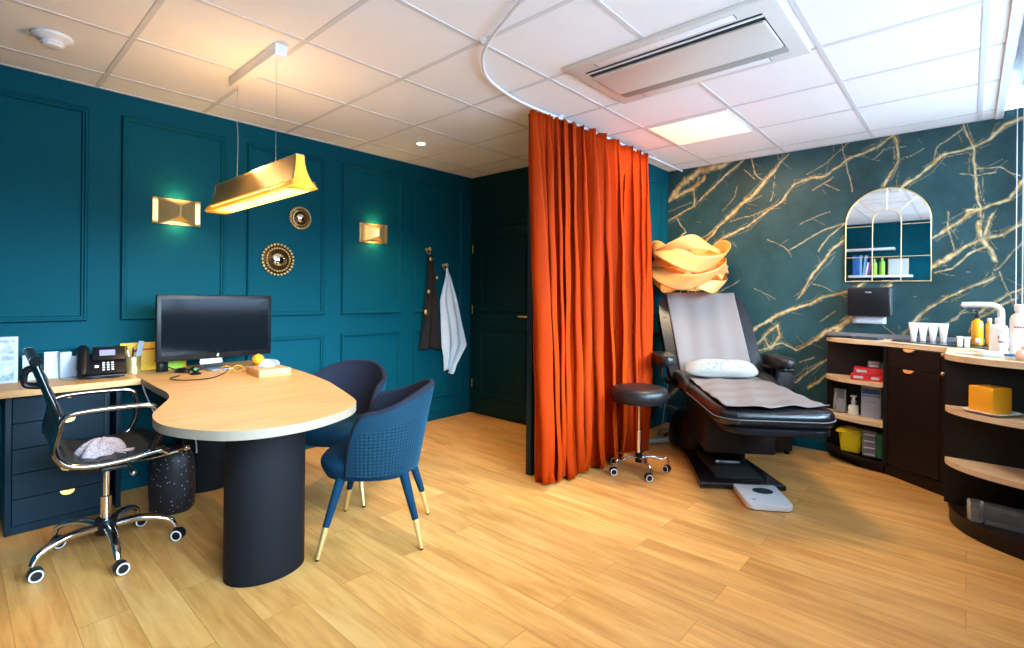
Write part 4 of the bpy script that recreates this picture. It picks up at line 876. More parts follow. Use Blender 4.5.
# ------------------------------------------------------------------ treatment chair
BO = (4.176, 1.487, 0); BR = R(215.4-360)          # local +x runs to the foot end, +y to the right as seen in the photograph
bed = thing('treatment_chair', 'black leather reclining treatment chair with grey protective cover in front of the marble wall', 'treatment chair', BO, BR)
def cushion(out_, z0, z1, r, T=None, m=None, name='cushion', parent=None, puff=.012):
    """rounded upholstered slab from a plan outline"""
    bm = B(); n = len(out_); cx = sum(p[0] for p in out_)/n; cy = sum(p[1] for p in out_)/n; rings = []
    prof_ = [(-r, z0), (-r*.3, z0+r*.3), (0, z0+r), (0, z1-r), (-r*.3, z1-r*.3), (-r, z1)]
    nn = []
    for i in range(n):
        a = Vector(out_[i-1]); b_ = Vector(out_[(i+1) % n]); t = (b_-a).normalized(); nn.append(Vector((t.y, -t.x)))
    for d, z in prof_: rings.append([bm.verts.new((out_[i][0]+nn[i].x*d, out_[i][1]+nn[i].y*d, z)) for i in range(n)])
    for A, Bq in zip(rings, rings[1:]):
        for i in range(n): bm.faces.new((A[i], A[(i+1) % n], Bq[(i+1) % n], Bq[i]))
    inner = [bm.verts.new((cx+(v.co.x-cx)*.6, cy+(v.co.y-cy)*.6, z1+puff)) for v in rings[-1]]
    for i in range(n): bm.faces.new((rings[-1][i], rings[-1][(i+1) % n], inner[(i+1) % n], inner[i]))
    bm.faces.new(inner); bm.faces.new(rings[0][::-1])
    if T is not None: bmesh.ops.transform(bm, matrix=T, verts=bm.verts[:])
    return obj(name, bm, m, parent, ang=60)
sb = .62
so = rrect(-.06, 1.20, -.345, .345, .15, 8)
cushion(so, sb-.105, sb, .035, None, M['bedleather'], 'seat_cushion', bed)
bm = B(); T = None
for y in (-.345, .345): pass
tube(bm, [(p[0], p[1], sb-.055) for p in [(x*1.0+(.003 if x > .6 else -.003), y*1.01) for x, y in so]], .0028, 6, closed=True); obj('seat_piping', bm, M['grey_card'], bed)
bm = B(); prism(bm, rrect(-.0, 1.22, -.30, .30, .12, 6), sb-.135, sb-.104, .004); obj('seat_shell', bm, M['black'], bed)
TB = Matrix.Translation((-.03, 0, sb-.03)) @ Matrix.Rotation(R(-60), 4, 'Y')     # backrest plane: local x runs up the back
TB = Matrix.Translation((-.03, 0, sb-.03)) @ Matrix.Rotation(R(60), 4, 'Y') @ Matrix.Rotation(PI, 4, 'Z')
bo = [(0, -.345), (.3, -.36), (.60, -.37), (.74, -.355), (.80, -.30), (.815, -.18), (.815, .13), (.80, .25), (.74, .305), (.60, .335), (.3, .348), (0, .345)]
bo = [(x*.965, -(y*.97-.012-.030*x/.8)) for x, y in bo]
bo = [(p.x, p.y) for p in cat([(x, y, 0) for x, y in bo], 4)]
cushion(bo, -.09, .01, .035, TB, M['bedleather'], 'backrest', bed)
for y0, y1 in ((-.305, -.225), (.325, .40)): bm = B(); box(bm, .565, .572, y0, y1, -.07, .0145, .002, T=TB); obj('back_seam', bm, M['black'], bed)
# grey protective cover: back and seat
bm = B()
def cov(u, v): x = .015+.80*v; w = .285+.005*v; y = -w+2*w*u+.018+.050*v; return TB @ Vector((x, y, .030+.0035*math.sin(u*21+v*2)+.003*math.sin(u*9-v*3)))
grid(bm, cov, 50, 30); obj('back_cover', bm, M['paper_grey'], bed, ang=180, solid=.004)
bm = B()
def cov2(u, v):
    x = -.02+1.19*v; w = .275+.035*v-.05*max(0, v-.8); x += .045*math.sin(u*5+.5)*max(0, v-.85)/.15; y = -w+2*w*u
    return (x-(.09*abs(2*u-1)**3)*max(0, v-.7), y, sb+.017+.004*math.sin(u*17+v*9)+.003*math.sin(v*31+u*6)+.012*max(0, v-.93)/.07*abs(math.sin(u*8)))
grid(bm, cov2, 50, 60); obj('seat_cover', bm, M['paper_grey'], bed, ang=180, solid=.004)
for sy in (-1, 1):
    bm = B(); y = sy*.325; tube(bm, cat([(-.10, y, sb-.01), (-.02, y, sb+.012), (.12, y, sb+.006), (.26, y, sb-.025), (.36, y, sb-.06)], 5), [.030+.018*math.sin(PI*i/20) for i in range(21)], 14); obj('side_bolster', bm, M['bedleather'], bed, ang=60)
# armrests
for sy in (-1, 1):
    y = sy*.448
    bm = B(); prism(bm, rrect(-.22, .20, y-.064, y+.064, .06, 8), .725, .805, .032, 4); ar = obj('armrest', bm, M['leather'], bed, ang=60)
    bm = B(); tube(bm, cat([(-.05, y, .718), (-.05, y, .62), (-.06, y-sy*.06, .56), (-.06, y-sy*.15, .54)], 6), .016, 10); box(bm, -.12, .06, y-.02, y+.02, .70, .72, .003); obj('bracket', bm, M['black'], ar)
# lifting column and base
bm = B(); box(bm, -.02, .60, -.26, .20, .19, sb-.14, .01); obj('lift_housing', bm, M['charcoal'], bed)
bm = B(); box(bm, .05, .30, -.10, .10, .04, .2, .006); tube(bm, [(.35, -.06, .08), (.05, -.02, .22)], .022, 12); obj('lift_column', bm, M['black'], bed)
bm = B(); tube(bm, [(.42, -.15, .075), (.42, .02, .075)], .02, 14); obj('motor_rod', bm, M['steel'], bed)
bm = B(); prism(bm, [(p.x, p.y) for p in cat([(.775, -.345, 0), (.770, .0, 0), (.762, .205, 0), (.45, .16, 0), (.1, .10, 0), (-.22, .12, 0), (-.34, .05, 0), (-.36, -.1, 0), (-.30, -.25, 0), (-.05, -.30, 0), (.35, -.31, 0)], 1, True)], .004, .045, .012, 3); obj('base_plate', bm, M['bedleather'], bed)
bm = B(); box(bm, .12, .68, -.22, .09, .045, .062, .006); obj('base_recess', bm, M['black_matte'], bed)
bm = B()
def hump(u, v):
    a = 2*PI*u; r = math.cos(v*PI/2)**.5; return (-.19+.26*r*math.cos(a), -.15+.21*r*math.sin(a), .044+.28*math.sin(v*PI/2)**.8)
grid(bm, hump, 36, 12, cu=True); obj('rear_cover', bm, M['black'], bed, ang=180)
# pillow
pm, nt, b_ = newmat('floral_cotton'); N, L = nt.nodes, nt.links; tc = N.new('ShaderNodeTexCoord'); vo = N.new('ShaderNodeTexVoronoi'); vo.feature = 'DISTANCE_TO_EDGE'; vo.inputs['Scale'].default_value = 11; n = N.new('ShaderNodeTexNoise'); n.inputs['Scale'].default_value = 9
L.new(tc.outputs['Object'], n.inputs['Vector']); mxv = N.new('ShaderNodeMix'); mxv.data_type = 'RGBA'; mxv.inputs[0].default_value = .35; L.new(tc.outputs['Object'], mxv.inputs[6]); L.new(n.outputs['Color'], mxv.inputs[7]); L.new(mxv.outputs[2], vo.inputs['Vector'])
cr = N.new('ShaderNodeValToRGB'); e = cr.color_ramp.elements; e[0].position = .0; e[0].color = (.12, .17, .22, 1); e[1].position = .045; e[1].color = (.27, .24, .21, 1)
n3 = N.new('ShaderNodeTexNoise'); n3.inputs['Scale'].default_value = 5; L.new(tc.outputs['Object'], n3.inputs['Vector']); m3 = N.new('ShaderNodeMath'); m3.operation = 'MULTIPLY_ADD'; m3.inputs[1].default_value = .35; m3.inputs[2].default_value = -.16; L.new(n3.outputs['Fac'], m3.inputs[0])
ad = N.new('ShaderNodeMath'); ad.operation = 'ADD'; L.new(vo.outputs['Distance'], ad.inputs[0]); L.new(m3.outputs[0], ad.inputs[1]); L.new(ad.outputs[0], cr.inputs['Fac']); L.new(cr.outputs['Color'], b_.inputs['Base Color']); b_.inputs['Roughness'].default_value = .85
pi_ = thing('pillow', 'small white pillow with a fine line pattern on the treatment chair', 'pillow', (BO[0], BO[1], 0), BR)
bm = B(); TPl = Matrix.Translation((.125, -.035, sb+.092)) @ Matrix.Rotation(R(38), 4, 'Y') 
def pil(u, v):
    a = 2*PI*u; e = 3.4; c, s_ = math.cos(a), math.sin(a); r = 1/((abs(c))**e+(abs(s_))**e)**(1/e)
    t = math.cos(v*PI)  # 1..-1
    q = math.sin(v*PI)**.55
    th = .055*(1-(.0))*(t)*(1-.55*q**6)
    return TPl @ Vector((.088*r*c*q, .275*r*s_*q*(1+.03*c), th+.004*math.sin(a*6)*q))
grid(bm, pil, 56, 17, cu=True); bmesh.ops.remove_doubles(bm, verts=bm.verts[:], dist=.0003); obj('pillow_case', bm, pm, pi_, ang=180)

# black trolley behind the treatment chair
tr = thing('trolley', 'black trolley standing behind the treatment chair by the marble wall', 'trolley', (4.655, 1.175, 0), R(215.4-360))
bm = B(); box(bm, -.14, .14, -.11, .055, .03, .67, .006); obj('body', bm, M['brownblack'], tr)
bm = B(); box(bm, -.15, .15, -.12, .065, .67, .695, .006); obj('top', bm, M['black'], tr)
bm = B()
for z in (.24, .47): box(bm, .1395, .1415, -.10, .045, z, z+.004)
obj('drawer_gaps', bm, M['black_matte'], tr, flat=True)
for x in (-.11, .11):
    for y in (-.08, .025):
        bm = B(); cyl(bm, (x, y, .001), .018, .03, 12); obj('foot', bm, M['black'], tr)

# stool
st = thing('stool', 'round black leather stool with a chrome star base on casters by the orange curtain', 'stool', (3.380, 1.785, 0), 0)
swivel(st, .21, .115, .026, .013, R(158), M['chrome'], .51, .014, face=R(118))
bm = B(); lathe(bm, [(0, .525), (.195, .525), (.203, .535), (.206, .56), (.203, .59), (.19, .607), (.15, .616), (.08, .620), (0, .621)], 48); obj('seat', bm, M['leather'], st, ang=60)
bm = B(); lathe(bm, [(0, .508), (.185, .508), (.197, .516), (.197, .526), (0, .526)], 40); box(bm, -.07, .07, -.07, .07, .49, .51, .003); s_o = obj('seat_plate', bm, M['black'], st)
bm = B(); tube(bm, cat([(.03, -.03, .50), (.09, -.09, .495), (.115, -.115, .47), (.125, -.125, .455)], 5), .005, 8); obj('height_lever', bm, M['black'], st)

# bathroom scale
bs = thing('bathroom_scale', 'white square body scale with a dark oval display on the floor', 'scale', (3.425, .960, 0), R(33.5))
bm = B(); prism(bm, rrect(-.180, .180, -.130, .130, .035, 6), .008, .042, .008, 3); obj('platform', bm, M['white_gloss'], bs)
bm = B(); prism(bm, [(.045+.050*math.cos(2*PI*k/32), -.022+.062*math.sin(2*PI*k/32)) for k in range(32)], .042, .0435); obj('display', bm, M['slate'], bs)
bm = B(); box(bm, -.10, -.095, .06, .09, .0419, .0428); box(bm, -.11, -.105, .065, .085, .0419, .0428); obj('printed_mark', bm, M['grey_card'], bs, flat=True)
for x in (-.15, .15):
    for y in (-.1, .1):
        bm = B(); cyl(bm, (x, y, .001), .014, .008, 12); obj('foot', bm, M['grey_card'], bs)

# ------------------------------------------------------------------ floor lamp with veneer ribbons
fl = thing('floor_lamp', 'floor lamp with an overlapping pale wood ribbon shade behind the treatment chair', 'floor lamp', (4.50, 1.895, 0), 0)
bm = B(); tube(bm, [(.0+.24*math.cos(2*PI*k/48), .02+.24*math.sin(2*PI*k/48), .008) for k in range(48)], .006, 8, closed=True); obj('base_ring', bm, M['steel'], fl)
for k, a in enumerate((.4, 2.5, 4.6)):
    bm = B(); tube(bm, [(.24*math.cos(a), .02+.24*math.sin(a), .008), (.05*math.cos(a), .05*math.sin(a), 1.50)], .005, 8); obj('rod', bm, M['steel'], fl)
bm = B(); cyl(bm, (0, 0, 1.46), .05, .02, 20); cyl(bm, (0, 0, 1.48), .02, .06, 16); obj('socket', bm, M['white'], fl)
bm = B(); ell(bm, (0, 0, 1.60), (.045, .045, .055), 16); obj('bulb', bm, M['bulb'], fl)
va = math.atan2(4.50*0+1.895, 4.50)   # ribbons are wrapped round a vertical axis
spec_ = [  # height centre, swing, phase, radius, width
    (1.685, .060, .4, .275, .165), (1.630, .085, 3.4, .335, .175), (1.555, .075, 1.2, .285, .17), (1.475, .080, 4.1, .340, .17), (1.415, .055, 2.2, .280, .14)]
for i, (zc, A, ph_, r0, w) in enumerate(spec_):
    bm = B()
    def rib(u, v):
        a = 2*PI*u; q = (v-.5)*w*.82; lean = .80*math.cos(2*a+ph_+.3)
        r = r0+.022*math.cos(2*a+ph_+1.2)+q*math.sin(lean)-.35*q*q/w; z = zc+A*math.sin(2*a+ph_)+q*math.cos(lean)
        return (r*math.cos(a), r*math.sin(a), z)
    grid(bm, rib, 96, 9, cu=True); obj('veneer_ribbon', bm, M['veneer'], fl, ang=180, solid=.003)
bm = B(); pts = [(4.33+.10*math.cos(t*1.1)+.018*t, 2.02+.05*math.sin(t*1.7)+.0*t, .006+.0015*(k % 3)) for k, t in ((k, k*.35) for k in range(26))]; tube(bm, cat(pts, 3), .004, 6)
tag(obj('cable', bm, M['black'], None), 'black cable coiled on the floor beside the floor lamp', 'cable')
pst = thing('power_strip', 'white power strip on the floor by the partition behind the stool', 'power strip', (4.16, 2.0, 0), R(-35))
bm = B(); prism(bm, rrect(-.13, .13, -.025, .025, .01, 3), .001, .035, .005); obj('body', bm, M['white'], pst)
bm = B(); 
for x in (-.09, -.03, .03, .09): cyl(bm, (x, 0, .0345), .016, .001, 16)
obj('sockets', bm, M['grid'], pst)

# ------------------------------------------------------------------ built-in counter and shelves on the right
CZ = .96
aout = [(p.x, p.y) for p in cat([(4.86, .862, 0), (4.79, .858, 0), (4.715, .83, 0), (4.63, .75, 0), (4.565, .62, 0), (4.525, .455, 0)], 6)]
Atop = aout+[(4.86, .455)]
sh = thing('shelf_unit', 'dark open shelf unit with curved oak shelves at the left end of the counter', 'shelf', (0, 0, 0))
bm = B(); box(bm, 4.845, 4.872, .43, .862, .085, CZ-.03, .001); obj('back_panel', bm, M['brownblack'], sh)
bm = B(); prism(bm, [(4.522, .43), (4.522, .455), (4.845, .455), (4.845, .43)], .085, CZ-.03, .001, 1); obj('side_panel', bm, M['charcoal'], sh)
pout = [(p.x, p.y) for p in cat([(4.862, .845, 0), (4.80, .80, 0), (4.72, .72, 0), (4.62, .60, 0), (4.56, .455, 0)], 5)]
bm = B(); prism(bm, [(x, y) for x, y in aout]+[(4.86, .43), (4.515, .43)], .062, .085, .003, 1); obj('bottom_deck', bm, M['brownblack'], sh)
bm = B(); prism(bm, pout+[(4.86, .43), (4.555, .43)], .001, .062); obj('plinth', bm, M['brownblack'], sh)
for z in (.655, .365):
    bm = B(); prism(bm, [(4.845 if x > 4.845 else x, y) for x, y in Atop[1:]], z-.028, z, .002, 1); obj('shelf', bm, M['oak_shelf'], sh)
# base cabinet
cb = thing('base_cabinet', 'dark brown base cabinet with gold half-moon pulls set diagonally in the corner', 'cabinet', (0, 0, 0))
c1, c0 = Vector((4.505, .428, 0)), Vector((4.295, .105, 0)); dv = (c0-c1).normalized(); nv = Vector((dv.y, -dv.x, 0)); 
if nv.x > 0: nv = -nv
inset = nv*-.022
poly = [(c1+inset).to_2d(), (c0+inset).to_2d(), Vector((3.955, .083)), Vector((3.955, -.44)), Vector((4.86, -.44)), Vector((4.86, .428))]
bm = B(); prism(bm, [tuple(p) for p in poly], .085, CZ-.03, .001, 1); obj('carcass', bm, M['brownblack'], cb)
poly2 = [((c1-nv*.06).x, (c1-nv*.06).y), ((c0-nv*.06).x, (c0-nv*.06).y), (3.97, .045), (3.97, -.44), (4.86, -.44), (4.86, .428)]
poly2 = [(4.552, .43), (4.272+.02, .100), (3.97, .07), (3.97, -.44), (4.86, -.44), (4.86, .43)]
bm = B(); prism(bm, poly2, .001, .085); obj('plinth', bm, M['brownblack'], cb)
an = math.atan2(dv.y, dv.x); Lf = (c0-c1).length
TC = Matrix.Translation(c1) @ Matrix.Rotation(an, 4, 'Z')       # local x along the front, local -y towards the room
sgn = 1 if (TC.to_3x3() @ Vector((0, 1, 0))).dot(nv) > 0 else -1
def front_panel(x0, x1, z0, z1, name, pull):
    bm = B(); y0, y1 = sorted((0, -sgn*.020)); box(bm, x0, x1, y0, y1, z0, z1, .0015, 1, T=TC); d = obj(name, bm, M['brownblack'], cb)
    for px in pull:
        bm = B(); n = 14; pts = [(px+.036*math.cos(PI+PI*j/n), .024*math.sin(PI+PI*j/n)) for j in range(n+1)]
        lo = [bm.verts.new(TC @ Vector((x, sgn*.001, z1+z+.002))) for x, z in pts]; hi = [bm.verts.new(TC @ Vector((x, sgn*(.012+.008*math.sin(PI*j/n)), z1+z*.9+.002))) for j, (x, z) in enumerate(pts)]
        bm.faces.new(hi); bm.faces.new(lo[::-1])
        for j in range(n+1): bm.faces.new((lo[j], lo[(j+1) % (n+1)], hi[(j+1) % (n+1)], hi[j]))
        obj('pull', bm, M['gold'], d)
front_panel(.004, Lf-.035, .785, .925, 'drawer', [.155]); front_panel(.004, Lf-.035, .095, .780, 'door', [.155])
front_panel(Lf-.031, Lf, .785, .905, 'drawer', []); front_panel(Lf-.031, Lf, .095, .780, 'door', [])
for z in (.915, .79):
    bm = B(); ell(bm, TC @ Vector((Lf-.012, sgn*.008, z)), (.016, .012, .014), 12); obj('pull', bm, M['gold'], cb)
wk = thing('worktop', 'oak edged worktop running along the marble wall under the arched mirror', 'worktop', (0, 0, 0))
bm = B(); prism(bm, aout+[(4.522, .43), (4.305, .098), (3.945, .098), (3.945, -.445), (4.872, -.445), (4.872, .862)], CZ-.030, CZ, .0015, 1); obj('top_board', bm, M['oak_shelf'], wk)
bm = B(); box(bm, 4.850, 4.873, -.44, .862, CZ, CZ+.036, .002); obj('upstand', bm, M['grey_card'], wk)
# curved end unit in the foreground
ec = thing('shelf_unit', 'large curved dark end unit with oak shelves at the right edge of the room', 'shelf', (0, 0, 0))
def arc_out(a, b_, n=22): return [(3.93-a*math.sin(PI/2*k/n), -.445+b_*math.cos(PI/2*k/n)) for k in range(n+1)]
bm = B(); box(bm, 3.925, 3.944, -.44, .100, .085, CZ-.03, .001); obj('back_panel', bm, M['charcoal'], ec)
bm = B(); prism(bm, arc_out(.455, .522)+[(3.945, -.445), (3.945, .077)], .001, .082, .006, 2); obj('base', bm, M['brownblack'], ec)
for z in (.655, .352):
    bm = B(); prism(bm, arc_out(.345, .543)+[(3.925, -.445)], z-.030, z, .002, 1); obj('shelf', bm, M['oak_shelf'], ec)
bm = B(); prism(bm, arc_out(.350, .548)+[(3.945, -.445), (3.945, .103)], CZ-.034, CZ, .002, 1); obj('top_board', bm, M['oak_shelf'], ec)

# ---- on the counter
sk = thing('sink', 'dark slate sink panel set in the worktop beneath the tap', 'sink', (0, 0, CZ))
so_ = [(4.64, .42), (4.40, .06), (4.40, -.06), (4.30, -.10), (4.30, -.34), (4.82, -.34), (4.82, .42)]
bm = B(); prism(bm, so_, .0, .008, .002, 1); obj('rim', bm, M['slate'], sk)
bm = B(); prism(bm, rrect(4.52, 4.78, -.26, .08, .05, 5), .008, .0095); obj('basin', bm, M['black'], sk)
def tubeitem(x, y, label):
    t = thing('cosmetic_tube', label, 'tube', (x, y, CZ+.0085), R(90), 'white tubes on the worktop')
    bm = B(); T = None
    def fn(u, v): a = 2*PI*u; w = .017+.013*v; d = .017*(1-v)+.0015; return (w*math.cos(a)*1.0, d*math.sin(a), .022+.11*v)
    V_ = grid(bm, fn, 24, 8, cu=True); bm.faces.new([V_[i][-1] for i in range(24)]); bm.faces.new([V_[i][0] for i in range(24)][::-1]); obj('tube_body', bm, M['white_gloss'], t)
    bm = B(); cyl(bm, (0, 0, 0), .016, .022, 20); obj('cap', bm, M['white'], t)
    return t
for k, (x, y) in enumerate(((4.735, .297), (4.735, .243), (4.735, .187), (4.735, .130))):
    tubeitem(x, y, ['leftmost', 'second from the left', 'third from the left', 'rightmost'][k]+' of the four white upright tubes on the worktop')
def bottle(name, x, y, r, h_, m, label, z=CZ, neck=None, capm='white', cap=True, cat_='bottle', shape=1., grp=None):
    t = thing(name, label, cat_, (x, y, z), 0, grp)
    nr = neck or r*.45
    bm = B(); lathe(bm, [(0, .0005), (r*.93, .0005), (r, .004), (r, h_*.70), (r*.9, h_*.77), (nr, h_*.83), (nr, h_*.86), (0, h_*.86)], 28); obj('bottle_body', bm, M[m], t)
    if cap: bm = B(); lathe(bm, [(0, h_*.858), (nr*1.15, h_*.858), (nr*1.15, h_*.99), (nr*.95, h_), (0, h_)], 20); obj('cap', bm, M[capm], t)
    return t
bottle('mini_bottle', 4.378, .040, .013, .066, 'white_gloss', 'left of the two tiny white bottles on the sink edge', CZ+.0085, .015)
bottle('mini_bottle', 4.345, .005, .013, .066, 'white_gloss', 'right of the two tiny white bottles on the sink edge', CZ+.0085, .015)
o_ = bottle('pump_bottle', 4.62, -.045, .031, .205, 'amber', 'amber bottle with a black pump standing on the sink beside the tap', CZ+.0096, .012, 'black')
bm = B(); tube(bm, cat([(0, 0, .20), (0, 0, .222), (-.012, .012, .232), (-.035, .03, .226)], 5), .006, 8); obj('pump', bm, M['black'], o_)
bm = B(); box(bm, -.0318, -.0300, -.016, .010, .015, .045, .001, T=Matrix.Rotation(R(0), 4, 'Z')); obj('paper_label', bm, M['offwhite'], o_)
bottle('bottle', 4.66, -.105, .020, .18, 'amber', 'slim amber bottle directly right of the amber pump bottle', CZ+.0096, .010, 'offwhite')
fa = thing('tap', 'white right-angled tap rising from the sink', 'tap', (4.47, -.155, CZ+.0085))
bm = B(); lathe(bm, [(0, 0), (.030, 0), (.030, .006), (.021, .01), (0, .01)], 24); obj('base', bm, M['offwhite'], fa)
bm = B(); tube(bm, cat([(0, 0, .008), (0, 0, .10), (0, 0, .21), (0, .006, .245), (0, .035, .268), (.005, .08, .272), (.01, .13, .272), (.02, .185, .270)], 6), .0175, 18); obj('spout', bm, M['offwhite'], fa, ang=60)
bm = B(); tube(bm, [(.02, .183, .268), (.02, .187, .258)], .011, 14); obj('nozzle', bm, M['brass'], fa)
bm = B(); tube(bm, [(0, -.02, .05), (0, -.055, .06)], .007, 10); obj('lever', bm, M['offwhite'], fa)
b1 = bottle('bottle', 4.20, -.135, .042, .205, 'white_gloss', 'rounded white bottle standing in front of the tap', CZ, .014)
bm = B(); box(bm, -.0435, -.0415, -.002, .004, .08, .10); obj('printed_mark', bm, M['red'], b1, flat=True)
b2 = bottle('bottle', 4.12, -.238, .060, .290, 'white_gloss', 'tallest white bottle at the right end of the counter', CZ, .036)
bm = B(); 
for k in range(4): box(bm, -.0615, -.0595, -.02+k*.012, -.012+k*.012, .155, .163, T=Matrix.Rotation(R(-20), 4, 'Z'))
obj('printed_mark', bm, M['red'], b2, flat=True)
b3 = bottle('bottle', 3.96, -.145, .019, .125, 'white_gloss', 'small white bottle with a dark blue band in front of the tallest bottle', CZ, .012)
bm = B(); lathe(bm, [(.0193, .075), (.0196, .075), (.0196, .082), (.0193, .082)], 20); obj('band', bm, M['slate'], b3)
bottle('bottle', 4.08, -.150, .020, .11, 'white_gloss', 'short white bottle squeezed between the rounded bottle and the tallest bottle', CZ, .014)
tag(obj('towel_pack', (lambda b: (prism(b, rrect(3.80, 3.93, -.16, -.05, .02, 4), CZ, CZ+.026, .008, 3), b)[1])(B()), M['cloth_white'], None), 'flat white folded towel on the counter in front of the bottles', 'towel')
bm = B(); tube(bm, [(3.86, -.04, CZ+.005), (3.90, .055, CZ+.005)], .004, 8); tube(bm, [(3.90, .055, CZ+.005), (3.905, .075, CZ+.004)], .006, 8, flat=(1.4, .5)); tag(obj('spatula', bm, M['pinkish'], None), 'thin wooden spatula lying on the counter beside the folded towel', 'spatula')
jr = thing('jar', 'low jar with a blue lid at the counter front edge', 'jar', (3.74, -.175, CZ)); bm = B(); lathe(bm, [(0, 0), (.03, 0), (.034, .006), (.034, .02), (0, .02)], 24); obj('jar_body', bm, M['white'], jr)
bm = B(); lathe(bm, [(0, .02), (.035, .02), (.035, .028), (.03, .031), (0, .031)], 24); obj('lid', bm, M['blueplastic'], jr)
pb = thing('perfume_bottle', 'small round pale pink bottle at the right edge of the counter', 'bottle', (3.71, -.215, CZ)); bm = B(); ell(bm, (0, 0, .030), (.034, .034, .030), 24); obj('bottle_body', bm, M['pinkish'], pb)
bm = B(); cyl(bm, (0, 0, .056), .012, .022, 16); obj('cap', bm, M['pinkish'], pb)
tag(obj('tablet_case', (lambda b: (box(b, -.06, .06, -.085, .085, 0, .012, .003, T=Matrix.Translation((4.765, .765, CZ+.001)) @ Matrix.Rotation(R(8), 4, 'Z')), b)[1])(B()), M['black'], None), 'thin black case lying at the left end of the worktop', 'case')
tag(obj('tablet_case', (lambda b: (box(b, -.06, .06, -.09, .09, 0, .016, .003, T=Matrix.Translation((4.70, .575, CZ+.001)) @ Matrix.Rotation(R(-14), 4, 'Z')), b)[1])(B()), M['slate'], None), 'dark blue-grey case on the worktop directly under the paper towel dispenser', 'case')

# ---- on the left shelves
def carton(x, y, z, wx, wy, h_, m, label, rz=0, cat_='box', name='carton', marks=None, grp=None):
    t = thing(name, label, cat_, (x, y, z+.001), R(rz), grp)
    bm = B(); box(bm, -wx/2, wx/2, -wy/2, wy/2, 0, h_, .0015, 1); obj('box_body', bm, M[m], t)
    if marks:
        bm = B()
        for (y0, y1, z0, z1) in marks[1]: box(bm, -wx/2-.0012, -wx/2+.0005, wy*(y0-.5), wy*(y1-.5), h_*z0, h_*z1)
        obj('printed_label', bm, M[marks[0]], t, flat=True)
    return t
carton(4.665, .565, .655, .13, .20, .046, 'red', 'lower of the two flat red boxes on the upper left shelf', 0, marks=('paper', [(.60, .9, .3, .7), (.1, .35, .3, .7)]))
carton(4.670, .560, .702, .13, .18, .046, 'red', 'upper of the two flat red boxes on the upper left shelf', 5, marks=('paper', [(.55, .9, .3, .7)]))
carton(4.68, .525, .749, .06, .075, .050, 'grey_card', 'small grey box on top of the red boxes', 0, marks=('paper', [(.1, .9, .2, .45), (.1, .9, .7, .85)]))
carton(4.68, .475, .749, .05, .022, .045, 'green_card', 'small green carton beside the grey box on the red boxes', 0)
bagm = glassy('clear_film', (.85, .88, .86), .2, .8); M['film'] = bagm
cbg = thing('clear_bag', 'clear plastic bag with pale contents on the middle left shelf', 'bag', (4.755, .755, .366), 0)
bm = B()
def bgf(u, v): a = 2*PI*u; w = .045*(1-.15*v); d = .03*(1-.8*v**2); return (d*math.cos(a)+.004*math.sin(a*5+v*7), w*math.sin(a)+.003*math.sin(a*4), .001+.185*v)
V_ = grid(bm, bgf, 28, 10, cu=True); bm.faces.new([V_[i][0] for i in range(28)][::-1]); obj('film', bm, bagm, cbg, ang=180)
bm = B(); box(bm, -.015, .012, -.03, .02, .004, .11, .004); ell(bm, (0, .012, .06), (.012, .018, .05), 12); obj('contents', bm, M['paper'], cbg)
fp = thing('pump_bottle', 'white soap pump bottle on the middle left shelf', 'bottle', (4.735, .662, .366), 0)
bm = B(); lathe(bm, [(0, .0005), (.034, .0005), (.036, .005), (.036, .06), (.030, .072), (.013, .078), (.013, .086), (0, .086)], 24); obj('bottle_body', bm, M['white'], fp)
bm = B(); lathe(bm, [(0, .086), (.015, .086), (.019, .10), (.012, .115), (.010, .135), (.022, .140), (.022, .148), (0, .15)], 20); tube(bm, [(0, 0, .144), (-.03, .012, .142)], .006, 8); obj('pump', bm, M['white_gloss'], fp)
carton(4.735, .545, .366, .09, .125, .235, 'card', 'tall white and dark blue box on the middle left shelf', 0, marks=('bluebook', [(.04, .96, .76, .92), (.04, .96, .68, .71), (.25, .7, .50, .51)]))
yb = thing('sharps_bin', 'yellow plastic container with an orange-brown lid on the bottom left shelf', 'container', (4.715, .672, .087), R(0))
bm = B()
def binf(u, v): a = 2*PI*u; e = 5; c, s_ = math.cos(a), math.sin(a); r = 1/((abs(c))**e+(abs(s_))**e)**(1/e); k = .80+.2*v; return (.065*k*r*c, .082*k*r*s_, .145*v)
V_ = grid(bm, binf, 40, 6, cu=True); bm.faces.new([V_[i][0] for i in range(40)][::-1]); bm.faces.new([V_[i][-1] for i in range(40)]); obj('bin_body', bm, M['yellow'], yb)
bm = B(); prism(bm, rrect(-.075, .075, -.095, .095, .02, 4), .143, .157, .003); prism(bm, rrect(-.06, .06, -.078, .078, .02, 4), .157, .172, .005); obj('lid', bm, M['yellow'], yb)
bm = B(); lathe(bm, [(0, .172), (.040, .172), (.036, .186), (0, .188)], 24); obj('flap', bm, M['orange_lid'], yb)
for k in range(4):
    carton(4.66, .545, .087+.0485*k, .09, .085, .047, 'grey_card', ['bottom', 'second from bottom', 'second from top', 'top'][k]+' of the four grey cartons stacked on the bottom left shelf', 0, marks=('offwhite', [(.1, .9, .28, .48)]))
for k in range(3):
    carton(4.655, .482, .087+.0605*k, .08, .032, .059, 'green_card', ['bottom', 'middle', 'top'][k]+' of the three narrow green cartons stacked beside the grey cartons', 0)

